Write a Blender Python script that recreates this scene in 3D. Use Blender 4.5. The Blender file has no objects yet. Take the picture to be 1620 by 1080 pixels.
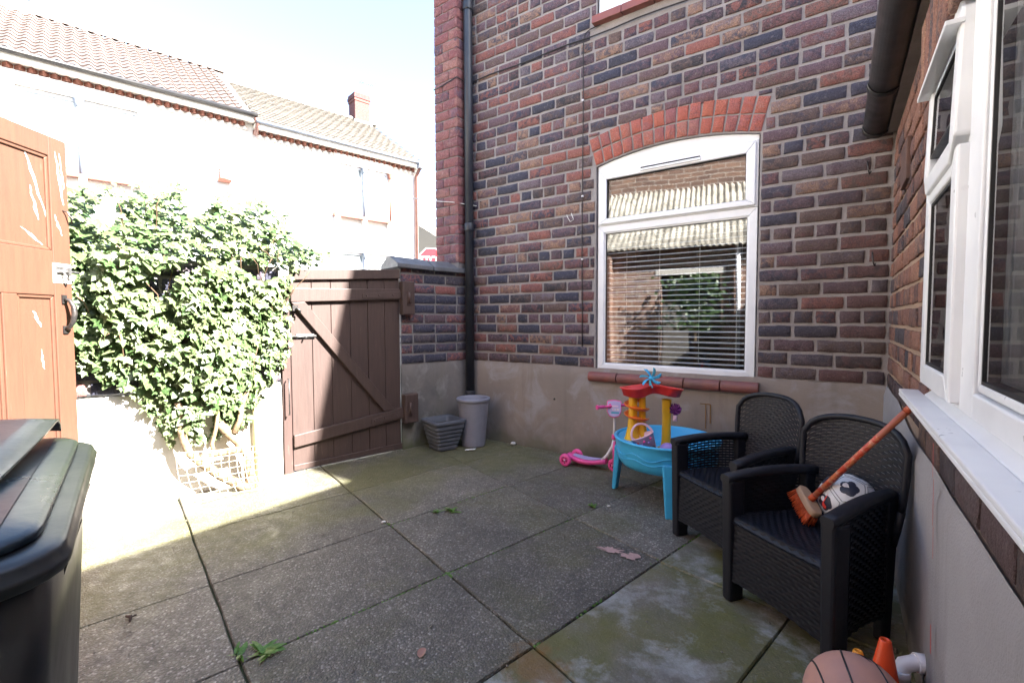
import bpy, bmesh, math, random
from math import sin, cos, pi, radians, sqrt, atan2
from mathutils import Vector, Matrix, noise

random.seed(11)
S = bpy.context.scene
COL = S.collection

# ------------------------------------------------------------------ camera
cam_d = bpy.data.cameras.new('camera')
cam = bpy.data.objects.new('camera', cam_d); COL.objects.link(cam)
cam_d.sensor_width = 36.0; cam_d.lens = 743.5 / 1620 * 36; cam_d.clip_start = 0.02; cam_d.clip_end = 500
YAW, PIT, ROL = radians(35.31), radians(2.63), radians(-0.15)
CP = Vector((-0.2039, -3.4439, 1.12))
fw_ = Vector((-sin(YAW) * cos(PIT), cos(YAW) * cos(PIT), -sin(PIT)))
r0_ = Vector((cos(YAW), sin(YAW), 0)); u0_ = r0_.cross(fw_)
RT = r0_ * cos(ROL) + u0_ * sin(ROL); UP = u0_ * cos(ROL) - r0_ * sin(ROL)
cam.matrix_world = Matrix(((RT.x, UP.x, -fw_.x, CP.x), (RT.y, UP.y, -fw_.y, CP.y), (RT.z, UP.z, -fw_.z, CP.z), (0, 0, 0, 1)))
S.camera = cam

# ------------------------------------------------------------------ sky, sun, exposure
SUN_TRAVEL = Vector((-1.2, -0.25, -1.0)).normalized()
EL = math.asin(-SUN_TRAVEL.z); AZ = atan2(-SUN_TRAVEL.x, -SUN_TRAVEL.y)
W = bpy.data.worlds.new('World'); S.world = W; W.use_nodes = True
wn = W.node_tree.nodes; wl = W.node_tree.links
sky = wn.new('ShaderNodeTexSky'); sky.sky_type = 'NISHITA'; sky.sun_disc = False
sky.sun_elevation = EL; sky.sun_rotation = AZ; sky.air_density = 1.0; sky.dust_density = 1.7; sky.ozone_density = 1.2
bg = wn['Background']; bg.inputs['Strength'].default_value = 0.080
wl.new(sky.outputs[0], bg.inputs[0])
sun_d = bpy.data.lights.new('sun', 'SUN'); sun_d.energy = 5.0; sun_d.angle = radians(0.53); sun_d.color = (1.0, 0.96, 0.90)
sun = bpy.data.objects.new('sun', sun_d); COL.objects.link(sun)
sun.rotation_euler = SUN_TRAVEL.to_track_quat('-Z', 'Y').to_euler(); sun.location = (20, 6, 20)
vs = S.view_settings; vs.view_transform = 'Standard'; vs.look = 'None'; vs.gamma = 1.0; vs.use_curve_mapping = False
vs.exposure = 3.36
S.cycles.max_bounces = 10; S.cycles.diffuse_bounces = 5; S.cycles.glossy_bounces = 5; S.cycles.transparent_max_bounces = 16
S.cycles.use_denoising = True

# ------------------------------------------------------------------ material helpers
class NT:
    def __init__(s, name):
        s.m = bpy.data.materials.new(name); s.m.use_nodes = True
        s.t = s.m.node_tree; s.n = s.t.nodes; s.b = s.n['Principled BSDF']; s.out = s.n['Material Output']
    def add(s, kind, **kw):
        n = s.n.new(kind)
        for k, v in kw.items(): setattr(n, k, v)
        return n
    def L(s, a, b): s.t.links.new(a, b)
    def setv(s, sock, v):
        if hasattr(v, 'links') or hasattr(v, 'is_output'): s.L(v, sock)
        else: sock.default_value = v
    def math(s, op, a, b=0.0, c=None):
        n = s.add('ShaderNodeMath', operation=op)
        s.setv(n.inputs[0], a); s.setv(n.inputs[1], b)
        if c is not None: s.setv(n.inputs[2], c)
        return n.outputs[0]
    def pos(s): return s.add('ShaderNodeNewGeometry').outputs['Position']
    def objc(s): return s.add('ShaderNodeTexCoord').outputs['Object']
    def noise(s, scale, detail=4, rough=0.55, vec=None, dist=0.0):
        n = s.add('ShaderNodeTexNoise'); n.inputs['Scale'].default_value = scale
        n.inputs['Detail'].default_value = detail; n.inputs['Roughness'].default_value = rough
        n.inputs['Distortion'].default_value = dist
        s.L(vec if vec is not None else s.pos(), n.inputs['Vector'])
        return n.outputs['Fac']
    def ramp(s, fac, stops, interp='LINEAR'):
        r = s.add('ShaderNodeValToRGB'); cr = r.color_ramp; cr.interpolation = interp
        while len(cr.elements) < len(stops): cr.elements.new(0.5)
        for e, (p, c) in zip(cr.elements, stops):
            e.position = p; e.color = (c, c, c, 1) if isinstance(c, (int, float)) else (*c[:3], 1)
        s.L(fac, r.inputs[0]); return r.outputs[0]
    def mix(s, fac, a, b, mode='MIX'):
        n = s.add('ShaderNodeMix', data_type='RGBA', blend_type=mode)
        s.setv(n.inputs[0], fac)
        for i, v in ((6, a), (7, b)):
            if isinstance(v, (tuple, list)): n.inputs[i].default_value = (*v[:3], 1)
            else: s.L(v, n.inputs[i])
        return n.outputs[2]
    def bump(s, h, strength=0.3, dist=0.01, normal=None):
        n = s.add('ShaderNodeBump'); n.inputs['Strength'].default_value = strength; n.inputs['Distance'].default_value = dist
        s.L(h, n.inputs['Height'])
        if normal is not None: s.L(normal, n.inputs['Normal'])
        return n.outputs[0]
    def fin(s, col=None, rough=None, normal=None, metal=0.0, spec=0.5):
        b = s.b
        if col is not None:
            if isinstance(col, (tuple, list)): b.inputs['Base Color'].default_value = (*col[:3], 1)
            else: s.L(col, b.inputs['Base Color'])
        if rough is not None: s.setv(b.inputs['Roughness'], rough)
        if normal is not None: s.L(normal, b.inputs['Normal'])
        b.inputs['Metallic'].default_value = metal; b.inputs['Specular IOR Level'].default_value = spec
        return s.m

def simple(name, c1, c2=None, scale=8, rough=0.6, bump=0.15, bscale=60, bdist=0.004, metal=0.0, spec=0.5, dirt=0.0):
    k = NT(name); c2 = c2 or tuple(x * 0.8 for x in c1)
    f = k.ramp(k.noise(scale), [(0.35, 0.0), (0.65, 1.0)])
    col = k.mix(f, c1, c2)
    if dirt:
        d = k.ramp(k.noise(scale * 0.37, 6), [(0.5, 0.0), (0.72, dirt)])
        col = k.mix(d, col, (0.10, 0.09, 0.07))
    rg = k.math('ADD', k.math('MULTIPLY', k.noise(scale * 3), 0.25), rough - 0.12)
    nrm = k.bump(k.noise(bscale, 3), bump, bdist) if bump else None
    return k.fin(col, rg, nrm, metal, spec)

def rnd_socket(k):
    a = k.add('ShaderNodeObjectInfo').outputs['Random']
    b = k.add('ShaderNodeNewGeometry').outputs['Random Per Island']
    return k.math('FRACT', k.math('ADD', a, b))

def brick_mat(name, stops, dark=None, soot_shade=0.0):
    k = NT(name); r = rnd_socket(k)
    r2 = k.math('FRACT', k.math('MULTIPLY', r, 7.313))
    off = k.add('ShaderNodeVectorMath', operation='ADD')
    comb = k.add('ShaderNodeCombineXYZ'); k.L(k.math('MULTIPLY', r, 37.0), comb.inputs[0]); k.L(k.math('MULTIPLY', r, 91.0), comb.inputs[2])
    k.L(k.pos(), off.inputs[0]); k.L(comb.outputs[0], off.inputs[1]); v = off.outputs[0]
    cA = k.ramp(r, stops, 'CONSTANT'); cB = k.ramp(r2, stops, 'CONSTANT')
    blot = k.ramp(k.noise(21, 7, 0.74, v, 0.9), [(0.44, 0.0), (0.60, 0.9)])
    col = k.mix(blot, cA, cB)
    fine = k.ramp(k.noise(150, 4, 0.75, v), [(0.3, 0.3), (0.7, 1.6)])
    col = k.mix(1.0, col, fine, 'MULTIPLY')
    pale = k.ramp(k.noise(38, 7, 0.75, v), [(0.55, 0.0), (0.75, 0.5)])
    col = k.mix(pale, col, (0.42, 0.36, 0.32))
    if soot_shade:  # soot plus corner shade painted into the colour, low down towards the wing
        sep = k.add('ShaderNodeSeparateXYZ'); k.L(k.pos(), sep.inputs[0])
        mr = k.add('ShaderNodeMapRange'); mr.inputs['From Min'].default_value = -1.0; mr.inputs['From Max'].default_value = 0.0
        mr.inputs['To Min'].default_value = 0.0; mr.inputs['To Max'].default_value = soot_shade; k.L(sep.outputs[0], mr.inputs[0])
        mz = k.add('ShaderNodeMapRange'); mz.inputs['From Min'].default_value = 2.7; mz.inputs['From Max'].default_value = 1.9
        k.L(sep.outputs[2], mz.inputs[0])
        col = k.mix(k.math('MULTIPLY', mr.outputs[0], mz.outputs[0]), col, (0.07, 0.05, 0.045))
    h = k.math('ADD', k.noise(55, 5, 0.6, v), k.math('MULTIPLY', k.noise(260, 2, 0.5, v), 0.5))
    return k.fin(col, 0.8, k.bump(h, 0.9, 0.006), spec=0.25)

NAVY, PLUM, MAROON, RED, BROWN, BUFF, BLACK, GREYP = (.052, .052, .076), (.125, .08, .094), (.155, .078, .08), (.24, .097, .08), (.125, .085, .076), (.27, .165, .12), (.045, .042, .05), (.14, .112, .13)
M = {}
M['brick'] = brick_mat('brick_multi', [(0, NAVY), (.15, PLUM), (.29, GREYP), (.38, MAROON), (.53, NAVY), (.59, BROWN), (.72, RED), (.81, BUFF), (.87, BLACK), (.93, PLUM)], soot_shade=0.6)
M['brick_red'] = brick_mat('brick_red', [(0, (.20, .075, .078)), (.25, (.165, .07, .078)), (.5, (.225, .095, .09)), (.72, (.13, .075, .098)), (.84, (.25, .12, .105)), (.95, (.085, .06, .08))])
M['brick_arch'] = brick_mat('brick_arch', [(0, (.36, .105, .075)), (.3, (.30, .105, .09)), (.55, (.38, .12, .08)), (.75, (.26, .10, .10)), (.9, (.32, .14, .11))])
M['brick_yard'] = brick_mat('brick_yard', [(0, NAVY), (.35, (.06, .06, .09)), (.55, (.09, .075, .085)), (.72, (.24, .10, .09)), (.84, PLUM), (.93, NAVY)])
M['brick_tan'] = brick_mat('brick_tan', [(0, (.22, .11, .08)), (.25, (.10, .065, .065)), (.45, (.25, .12, .085)), (.6, (.07, .06, .068)), (.8, (.17, .085, .07)), (.92, (.27, .15, .105))])

def mortar_mat(name, c1, c2):
    k = NT(name)
    col = k.mix(k.ramp(k.noise(3.2, 7, .7), [(.38, 0.), (.6, 1.)]), c1, c2)
    col = k.mix(k.ramp(k.noise(120, 3, .7), [(.35, .0), (.75, .5)]), col, (.2, .17, .15))
    h = k.math('ADD', k.noise(40, 5), k.noise(220, 3))
    return k.fin(col, .9, k.bump(h, .6, .006), spec=.2)
M['mortar'] = mortar_mat('mortar_grey', (.38, .35, .345), (.28, .26, .255))
M['mortar_dark'] = mortar_mat('mortar_dark', (.25, .235, .23), (.19, .18, .175))
M['mortar_tan'] = mortar_mat('mortar_tan', (.42, .29, .20), (.34, .24, .18))

def render_mat(name, base, alt, damp, green=0.0, pale=None):
    k = NT(name)
    sep = k.add('ShaderNodeSeparateXYZ'); k.L(k.pos(), sep.inputs[0]); z = sep.outputs[2]
    col = k.mix(k.ramp(k.noise(2.6, 6, .6), [(.38, 0.), (.62, 1.)]), base, alt)
    if pale:
        col = k.mix(k.ramp(k.noise(3.1, 5, .65, None, .8), [(.52, 0.), (.66, .75)]), col, pale)
    zz = k.math('ADD', z, k.math('MULTIPLY', k.math('SUBTRACT', k.noise(4.5, 5), .5), .5))
    dm = k.ramp(zz, [(0.02, 1.0), (.30, 0.0)])
    col = k.mix(k.math('MULTIPLY', dm, .75), col, damp)
    if green:
        g = k.ramp(zz, [(0.0, 1.0), (.12, 0.0)])
        col = k.mix(k.math('MULTIPLY', g, green), col, (.10, .115, .05))
    streak = k.add('ShaderNodeMapping'); streak.inputs['Scale'].default_value = (9, 9, .7); k.L(k.pos(), streak.inputs[0])
    col = k.mix(k.ramp(k.noise(1.2, 5, .6, streak.outputs[0]), [(.55, 0.), (.75, .35)]), col, damp)
    h = k.math('ADD', k.noise(9, 5), k.math('MULTIPLY', k.noise(150, 3), .5))
    return k.fin(col, .85, k.bump(h, .35, .012), spec=.25)
M['render'] = render_mat('cement_render', (.285, .24, .21), (.245, .21, .187), (.15, .13, .11), .35, (.34, .325, .33))
M['render_right'] = render_mat('cement_render_right', (.33, .315, .32), (.29, .275, .28), (.20, .185, .18), .3)
M['render_yard'] = render_mat('cement_render_yard', (.20, .18, .165), (.13, .125, .12), (.11, .11, .08), .8, (.30, .29, .28))
M['render_white'] = render_mat('painted_render', (.72, .69, .65), (.66, .62, .57), (.5, .46, .40))

def slab_mat(name, mossy):
    k = NT(name); r = k.add('ShaderNodeObjectInfo').outputs['Random']
    vor = k.add('ShaderNodeTexVoronoi'); vor.inputs['Scale'].default_value = 125; vor.inputs['Randomness'].default_value = 1.0; k.L(k.pos(), vor.inputs['Vector'])
    cellc = k.add('ShaderNodeSeparateColor'); k.L(vor.outputs['Color'], cellc.inputs[0])
    base = k.ramp(cellc.outputs[0], [(0., (.10, .092, .078)), (.35, (.135, .123, .104)), (.65, (.175, .16, .135)), (.88, (.235, .22, .19)), (.96, (.40, .38, .34))])
    edge = k.ramp(vor.outputs['Distance'], [(.3, 1.), (.8, .35)])
    base = k.mix(edge, (.10, .088, .066), base)
    tone = k.math('MULTIPLY', k.ramp(r, [(0., .76), (1., 1.16)]), k.ramp(k.noise(5.5, 6, .65), [(.3, .72), (.7, 1.25)]))
    base = k.mix(1.0, base, tone, 'MULTIPLY')
    smooth = k.mix(k.noise(60, 4), (.17, .155, .13), (.22, .20, .17))
    col = k.mix(.75 if mossy else .12, base, smooth)
    n1 = k.noise(2.1, 6, .62, None, .5); n2 = k.noise(3.4, 6, .62, None, .3)
    sep = k.add('ShaderNodeSeparateXYZ'); k.L(k.pos(), sep.inputs[0])
    # algae grows towards the walls and in the damp right hand corner
    near = k.math('MAXIMUM', k.ramp(sep.outputs[1], [(0.0, 0.0), (1.0, 1.0)]), 0.0)
    edgex = k.ramp(k.math('ABSOLUTE', k.math('ADD', sep.outputs[0], k.math('ADD', 2.75, k.math('MULTIPLY', sep.outputs[1], -.1)))), [(0.05, .30), (.75, 0.)])
    bias = k.ramp(k.math('ADD', sep.outputs[1], 1.0), [(0.1, 0.0), (0.95, .2)])
    g = k.math('ADD', k.math('ADD', n1, edgex), bias)
    gm = k.ramp(g, [(.36 if mossy else .50, 0.), (.58 if mossy else .78, 1.)])
    col = k.mix(k.math('MULTIPLY', gm, .88 if mossy else .58), col, k.mix(n2, (.15, .135, .035), (.10, .115, .035)))
    if mossy:
        wp = k.ramp(k.noise(3.3, 8, .74, None, .15), [(.50, 0.), (.63, .85)])
        col = k.mix(wp, col, k.mix(k.noise(50, 4), (.30, .31, .29), (.42, .43, .42)))
    dv_ = k.add('ShaderNodeVectorMath', operation='DISTANCE'); k.L(k.pos(), dv_.inputs[0]); dv_.inputs[1].default_value = (-1.0, -2.20, 0)
    rs = k.ramp(k.math('ADD', dv_.outputs['Value'], k.math('MULTIPLY', k.math('SUBTRACT', k.noise(16, 5), .5), .22)), [(.06, .75), (.11, 0.)])
    col = k.mix(rs, col, (.19, .105, .035))
    dk = k.ramp(k.noise(1.6, 5), [(.5, 0.), (.75, .45)])
    col = k.mix(dk, col, (.05, .048, .042))
    h = k.math('ADD', k.math('MULTIPLY', k.ramp(vor.outputs['Distance'], [(0., 1.), (.6, 0.)]), .25 if mossy else 1.0), k.math('MULTIPLY', k.noise(30, 5), .8))
    rg = k.ramp(k.noise(14, 4), [(.3, .42), (.7, .75)])
    return k.fin(col, rg, k.bump(h, .7, .006), spec=.45)
M['slab'] = slab_mat('slab_aggregate', False)
M['slab_moss'] = slab_mat('slab_mossy', True)
M['soil'] = simple('soil_moss', (.05, .045, .03), (.055, .075, .025), 14, .95, .8, 90, .01)
M['upvc'] = simple('white_upvc', (.80, .82, .84), (.75, .77, .80), 6, .32, .02, 30, .001, dirt=.12)
M['gasket'] = simple('black_gasket', (.012, .012, .014), None, 8, .55, .0)
M['black_plastic'] = simple('black_gutter_plastic', (.011, .011, .013), (.022, .020, .019), 3.5, .42, .1, 40, .003, dirt=.15)
M['pipe_black'] = simple('drainpipe_black', (.018, .022, .032), (.028, .032, .042), 5, .4, .08, 30, .002)
M['blind'] = simple('blind_white', (.78, .79, .80), None, 5, .45, 0)
M['cable'] = simple('cable_black', (.03, .025, .025), None, 9, .6, 0)
M['cord'] = simple('white_cord', (.75, .74, .70), None, 9, .7, 0)
M['gate_wood'] = None
M['iron'] = simple('galvanised_iron', (.30, .30, .31), (.16, .15, .145), 40, .42, .2, 120, .002, metal=.8)
M['black_iron'] = simple('black_iron', (.05, .048, .05), (.10, .09, .085), 40, .38, .25, 120, .002, metal=.7)
M['brick_sill'] = simple('sill_tile_red', (.24, .075, .06), (.18, .065, .06), 9, .5, .35, 70, .004, dirt=.5)
M['coping'] = simple('coping_blue', (.13, .14, .16), (.085, .09, .10), 7, .6, .5, 60, .01, dirt=.4)
M['room'] = simple('room_wall', (.16, .145, .13), None, 2, .9, 0)
M['red_drip'] = simple('red_paint_drip', (.50, .045, .04), None, 30, .6, 0)
M['roof_red'] = None
M['white_stone'] = simple('painted_stone', (.74, .71, .66), (.66, .63, .58), 3, .7, .2, 30, .006)
M['facade'] = simple('painted_facade', (.80, .78, .74), (.74, .72, .68), 1.2, .85, .2, 25, .006)
M['terracotta'] = simple('terracotta_moulding', (.26, .10, .07), (.20, .085, .06), 6, .8, .2, 40, .006)
M['brown_pipe'] = simple('brown_downpipe', (.17, .08, .065), None, 6, .5, .1)
M['chimney_brick'] = brick_mat('chimney_brick', [(0, (.13, .045, .04)), (.5, (.09, .035, .04)), (.8, (.16, .06, .05))])
M['lead'] = simple('lead_flashing', (.20, .23, .28), (.15, .17, .21), 6, .5, .3, 40, .01)
M['asphalt'] = simple('asphalt', (.05, .05, .052), (.06, .06, .06), 5, .9, .5, 200, .006)
M['paving'] = simple('street_paving', (.27, .26, .25), (.23, .22, .21), 4, .9, .3, 80, .005)
M['earth'] = simple('ground_earth', (.10, .095, .075), (.08, .09, .05), 1.5, .95, .4, 20, .02)

def wood_paint(name, c1, c2, wear=None, amt=.5, rough=.5, wthr=.6):
    k = NT(name)
    mp = k.add('ShaderNodeMapping'); mp.inputs['Scale'].default_value = (14, 14, 1.2); k.L(k.pos(), mp.inputs[0])
    g = k.noise(4, 6, .6, mp.outputs[0])
    col = k.mix(k.ramp(g, [(.35, 0.), (.7, 1.)]), c1, c2)
    if wear:
        w = k.ramp(k.noise(3.2, 7, .7, mp.outputs[0], .3), [(wthr, 0.), (wthr + .06, amt)])
        col = k.mix(w, col, wear)
    h = k.math('ADD', g, k.math('MULTIPLY', k.noise(90, 3), .3))
    return k.fin(col, rough, k.bump(h, .3, .004), spec=.4)
M['gate_wood'] = wood_paint('gate_brown_paint', (.060, .040, .035), (.078, .051, .044), (.15, .11, .09), .35, .5, .62)
M['post_wood'] = wood_paint('gate_post_paint', (.075, .045, .04), (.06, .04, .035), (.2, .15, .12), .4)
M['door_wood'] = wood_paint('door_brown_paint', (.118, .054, .035), (.098, .046, .031), (.25, .18, .14), .5, .42, .665)

def glass_mat():
    k = NT('window_glass'); k.n.remove(k.b)
    tr = k.add('ShaderNodeBsdfTransparent'); tr.inputs[0].default_value = (.93, .95, .95, 1)
    gl = k.add('ShaderNodeBsdfGlossy'); gl.inputs['Roughness'].default_value = 0.004
    fr = k.add('ShaderNodeFresnel'); bf = k.add('ShaderNodeNewGeometry').outputs['Backfacing']; k.L(k.math('ADD', k.math('MULTIPLY', bf, -1.5), 2.0), fr.inputs['IOR'])
    mx = k.add('ShaderNodeMixShader'); k.L(fr.outputs[0], mx.inputs[0]); k.L(tr.outputs[0], mx.inputs[1]); k.L(gl.outputs[0], mx.inputs[2])
    nz = k.noise(1.7, 1); bp = k.bump(nz, .04, .05); k.L(bp, gl.inputs['Normal'])
    k.L(mx.outputs[0], k.out.inputs[0]); return k.m
M['glass'] = glass_mat()

def plastic(name, c, rough=.38, var=.9):
    return simple(name, c, tuple(x * var for x in c), 9, rough, .06, 60, .002)
M['p_blue'] = plastic('plastic_sky_blue', (.06, .46, .80)); M['p_red'] = plastic('plastic_red', (.68, .035, .03))
M['p_yellow'] = plastic('plastic_yellow', (.80, .46, .02)); M['p_orange'] = plastic('plastic_orange', (.82, .17, .015))
M['p_pink'] = plastic('plastic_hot_pink', (.83, .09, .33)); M['p_white'] = plastic('plastic_white', (.78, .77, .80))
M['p_lilac'] = plastic('plastic_lilac', (.50, .42, .68)); M['p_palepink'] = plastic('plastic_pale_pink', (.80, .55, .68))
M['p_purple'] = plastic('plastic_purple', (.14, .025, .17)); M['p_black'] = plastic('plastic_black', (.02, .02, .022))
M['p_violet'] = plastic('plastic_violet', (.36, .24, .62)); M['p_teal'] = plastic('plastic_teal', (.06, .36, .48))
M['cone'] = plastic('plastic_cone_orange', (.80, .085, .02)); M['cone_y'] = plastic('plastic_cone_amber', (.85, .34, .03))
M['wicker'] = simple('wicker_charcoal', (.0062, .0078, .0145), (.008, .010, .018), 30, .5, .2, 220, .001, spec=.35)
M['wicker_frame'] = simple('wicker_frame_charcoal', (.008, .0095, .016), (.010, .012, .019), 20, .52, .15, 160, .001, spec=.35)
M['bin_body'] = simple('bin_black_plastic', (.016, .018, .021), (.025, .027, .029), 4, .36, .12, 80, .002, dirt=.2)
M['bin_lid'] = simple('bin_green_plastic', (.008, .025, .042), (.013, .034, .052), 4, .3, .15, 90, .002, dirt=.15)
M['pot'] = simple('pot_grey_plastic', (.075, .084, .104), (.09, .098, .118), 10, .6, .2, 60, .003, dirt=.15)
M['pot_light'] = simple('pot_lilac_grey', (.225, .23, .28), (.20, .205, .25), 10, .6, .15, 60, .003)
M['pot_soil'] = simple('pot_soil', (.03, .022, .017), (.05, .04, .03), 40, .95, .9, 80, .02)
M['bristle'] = plastic('bristle_orange', (.62, .10, .025), .6); M['broom_wood'] = simple('broom_block_wood', (.45, .30, .19), (.38, .25, .16), 20, .6, .2)
M['wax_paper'] = simple('paper_litter', (.75, .75, .74), None, 20, .8, .3)
M['pebble'] = simple('pale_pebble', (.6, .58, .54), None, 20, .8, .3)
M['deadleaf'] = simple('dead_leaf', (.45, .22, .16), (.35, .2, .15), 30, .7, .2)
M['twig'] = simple('twig', (.05, .03, .025), None, 20, .8, .3)
M['paint_pink'] = simple('pink_paint_spill', (.50, .33, .30), None, 60, .8, .2)
M['paint_rust'] = simple('rust_stain', (.26, .13, .04), (.17, .11, .05), 20, .85, .1)
M['bark'] = simple('ivy_stem_bark', (.24, .17, .10), (.15, .105, .06), 18, .85, .6, 40, .01)
M['twig_brown'] = simple('ivy_twig', (.16, .10, .06), None, 18, .85, .3)
M['pole'] = simple('pole_yellowed', (.42, .36, .16), (.34, .3, .16), 8, .5, .2)
M['wire'] = simple('net_wire', (.55, .55, .42), None, 8, .6, 0)
M['sign_red'] = plastic('sign_red', (.62, .03, .04)); M['sign_white'] = plastic('sign_white', (.85, .85, .85))
M['steel'] = simple('galvanised_post', (.38, .39, .40), None, 8, .45, .1, metal=.6)

def leaf_mat(name, a, b, trans=.25):
    k = NT(name); r = rnd_socket(k)
    col = k.mix(r, a, b)
    col = k.mix(k.ramp(k.noise(90, 4), [(.5, 0.), (.7, .35)]), col, tuple(min(1, x * 2.2) for x in b))
    k.fin(col, .38, k.bump(k.noise(120, 2), .2, .003), spec=.5)
    tl = k.add('ShaderNodeBsdfTranslucent'); k.L(col, tl.inputs[0])
    mx = k.add('ShaderNodeMixShader'); mx.inputs[0].default_value = trans
    k.L(k.b.outputs[0], mx.inputs[1]); k.L(tl.outputs[0], mx.inputs[2]); k.L(mx.outputs[0], k.out.inputs[0]); return k.m
M['ivy'] = leaf_mat('ivy_leaf', (.044, .094, .029), (.175, .215, .10))
M['weed'] = leaf_mat('weed_leaf', (.07, .16, .02), (.12, .24, .04))
M['bush'] = leaf_mat('bush_leaf', (.03, .07, .015), (.06, .11, .03))

def tile_mat(name, a, b, c):
    k = NT(name); r = rnd_socket(k)
    col = k.ramp(r, [(0., a), (.5, b), (1., c)])
    col = k.mix(k.ramp(k.noise(6, 5), [(.5, 0.), (.7, .4)]), col, (.15, .14, .12))
    return k.fin(col, .8, k.bump(k.noise(60, 4), .3, .005), spec=.3)
M['roof_red'] = tile_mat('roof_tile_red', (.155, .122, .11), (.18, .14, .125), (.14, .112, .102))
M['roof_grey'] = tile_mat('roof_tile_grey', (.175, .16, .14), (.15, .138, .122), (.20, .18, .155))

def corr_mat():
    k = NT('corrugated_sheet')
    col = k.mix(k.ramp(k.noise(4, 6, .65), [(.4, 0.), (.62, 1.)]), (.62, .58, .50), (.30, .28, .24))
    return k.fin(col, .9, k.bump(k.noise(40, 4), .4, .006), spec=.2)
M['corrugated'] = corr_mat()

def brickwork_tex(name, cols, mort, sc=1.0):
    k = NT(name); tc = k.objc()
    b = k.add('ShaderNodeTexBrick'); b.offset = .5
    b.inputs['Scale'].default_value = 1.0; b.inputs['Brick Width'].default_value = .234; b.inputs['Row Height'].default_value = .0885
    b.inputs['Mortar Size'].default_value = .006; b.inputs['Color1'].default_value = (*cols[0], 1); b.inputs['Color2'].default_value = (*cols[1], 1); b.inputs['Mortar'].default_value = (*mort, 1)
    mp = k.add('ShaderNodeMapping'); mp.inputs['Rotation'].default_value = (-pi / 2, 0, 0); k.L(tc, mp.inputs[0]); k.L(mp.outputs[0], b.inputs['Vector'])
    col = k.mix(k.ramp(k.noise(7, 5), [(.45, 0.), (.65, .35)]), b.outputs[0], cols[2])
    return k.fin(col, .85, k.bump(b.outputs['Fac'], -.5, .006), spec=.2)
M['far_brick'] = brickwork_tex('brickwork_plain', ((.20, .09, .07), (.09, .07, .08), (.15, .09, .08)), (.36, .32, .29))
M['lit_brick'] = brickwork_tex('brickwork_warm', ((.36, .22, .16), (.20, .13, .11), (.30, .19, .15)), (.60, .56, .50))

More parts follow.
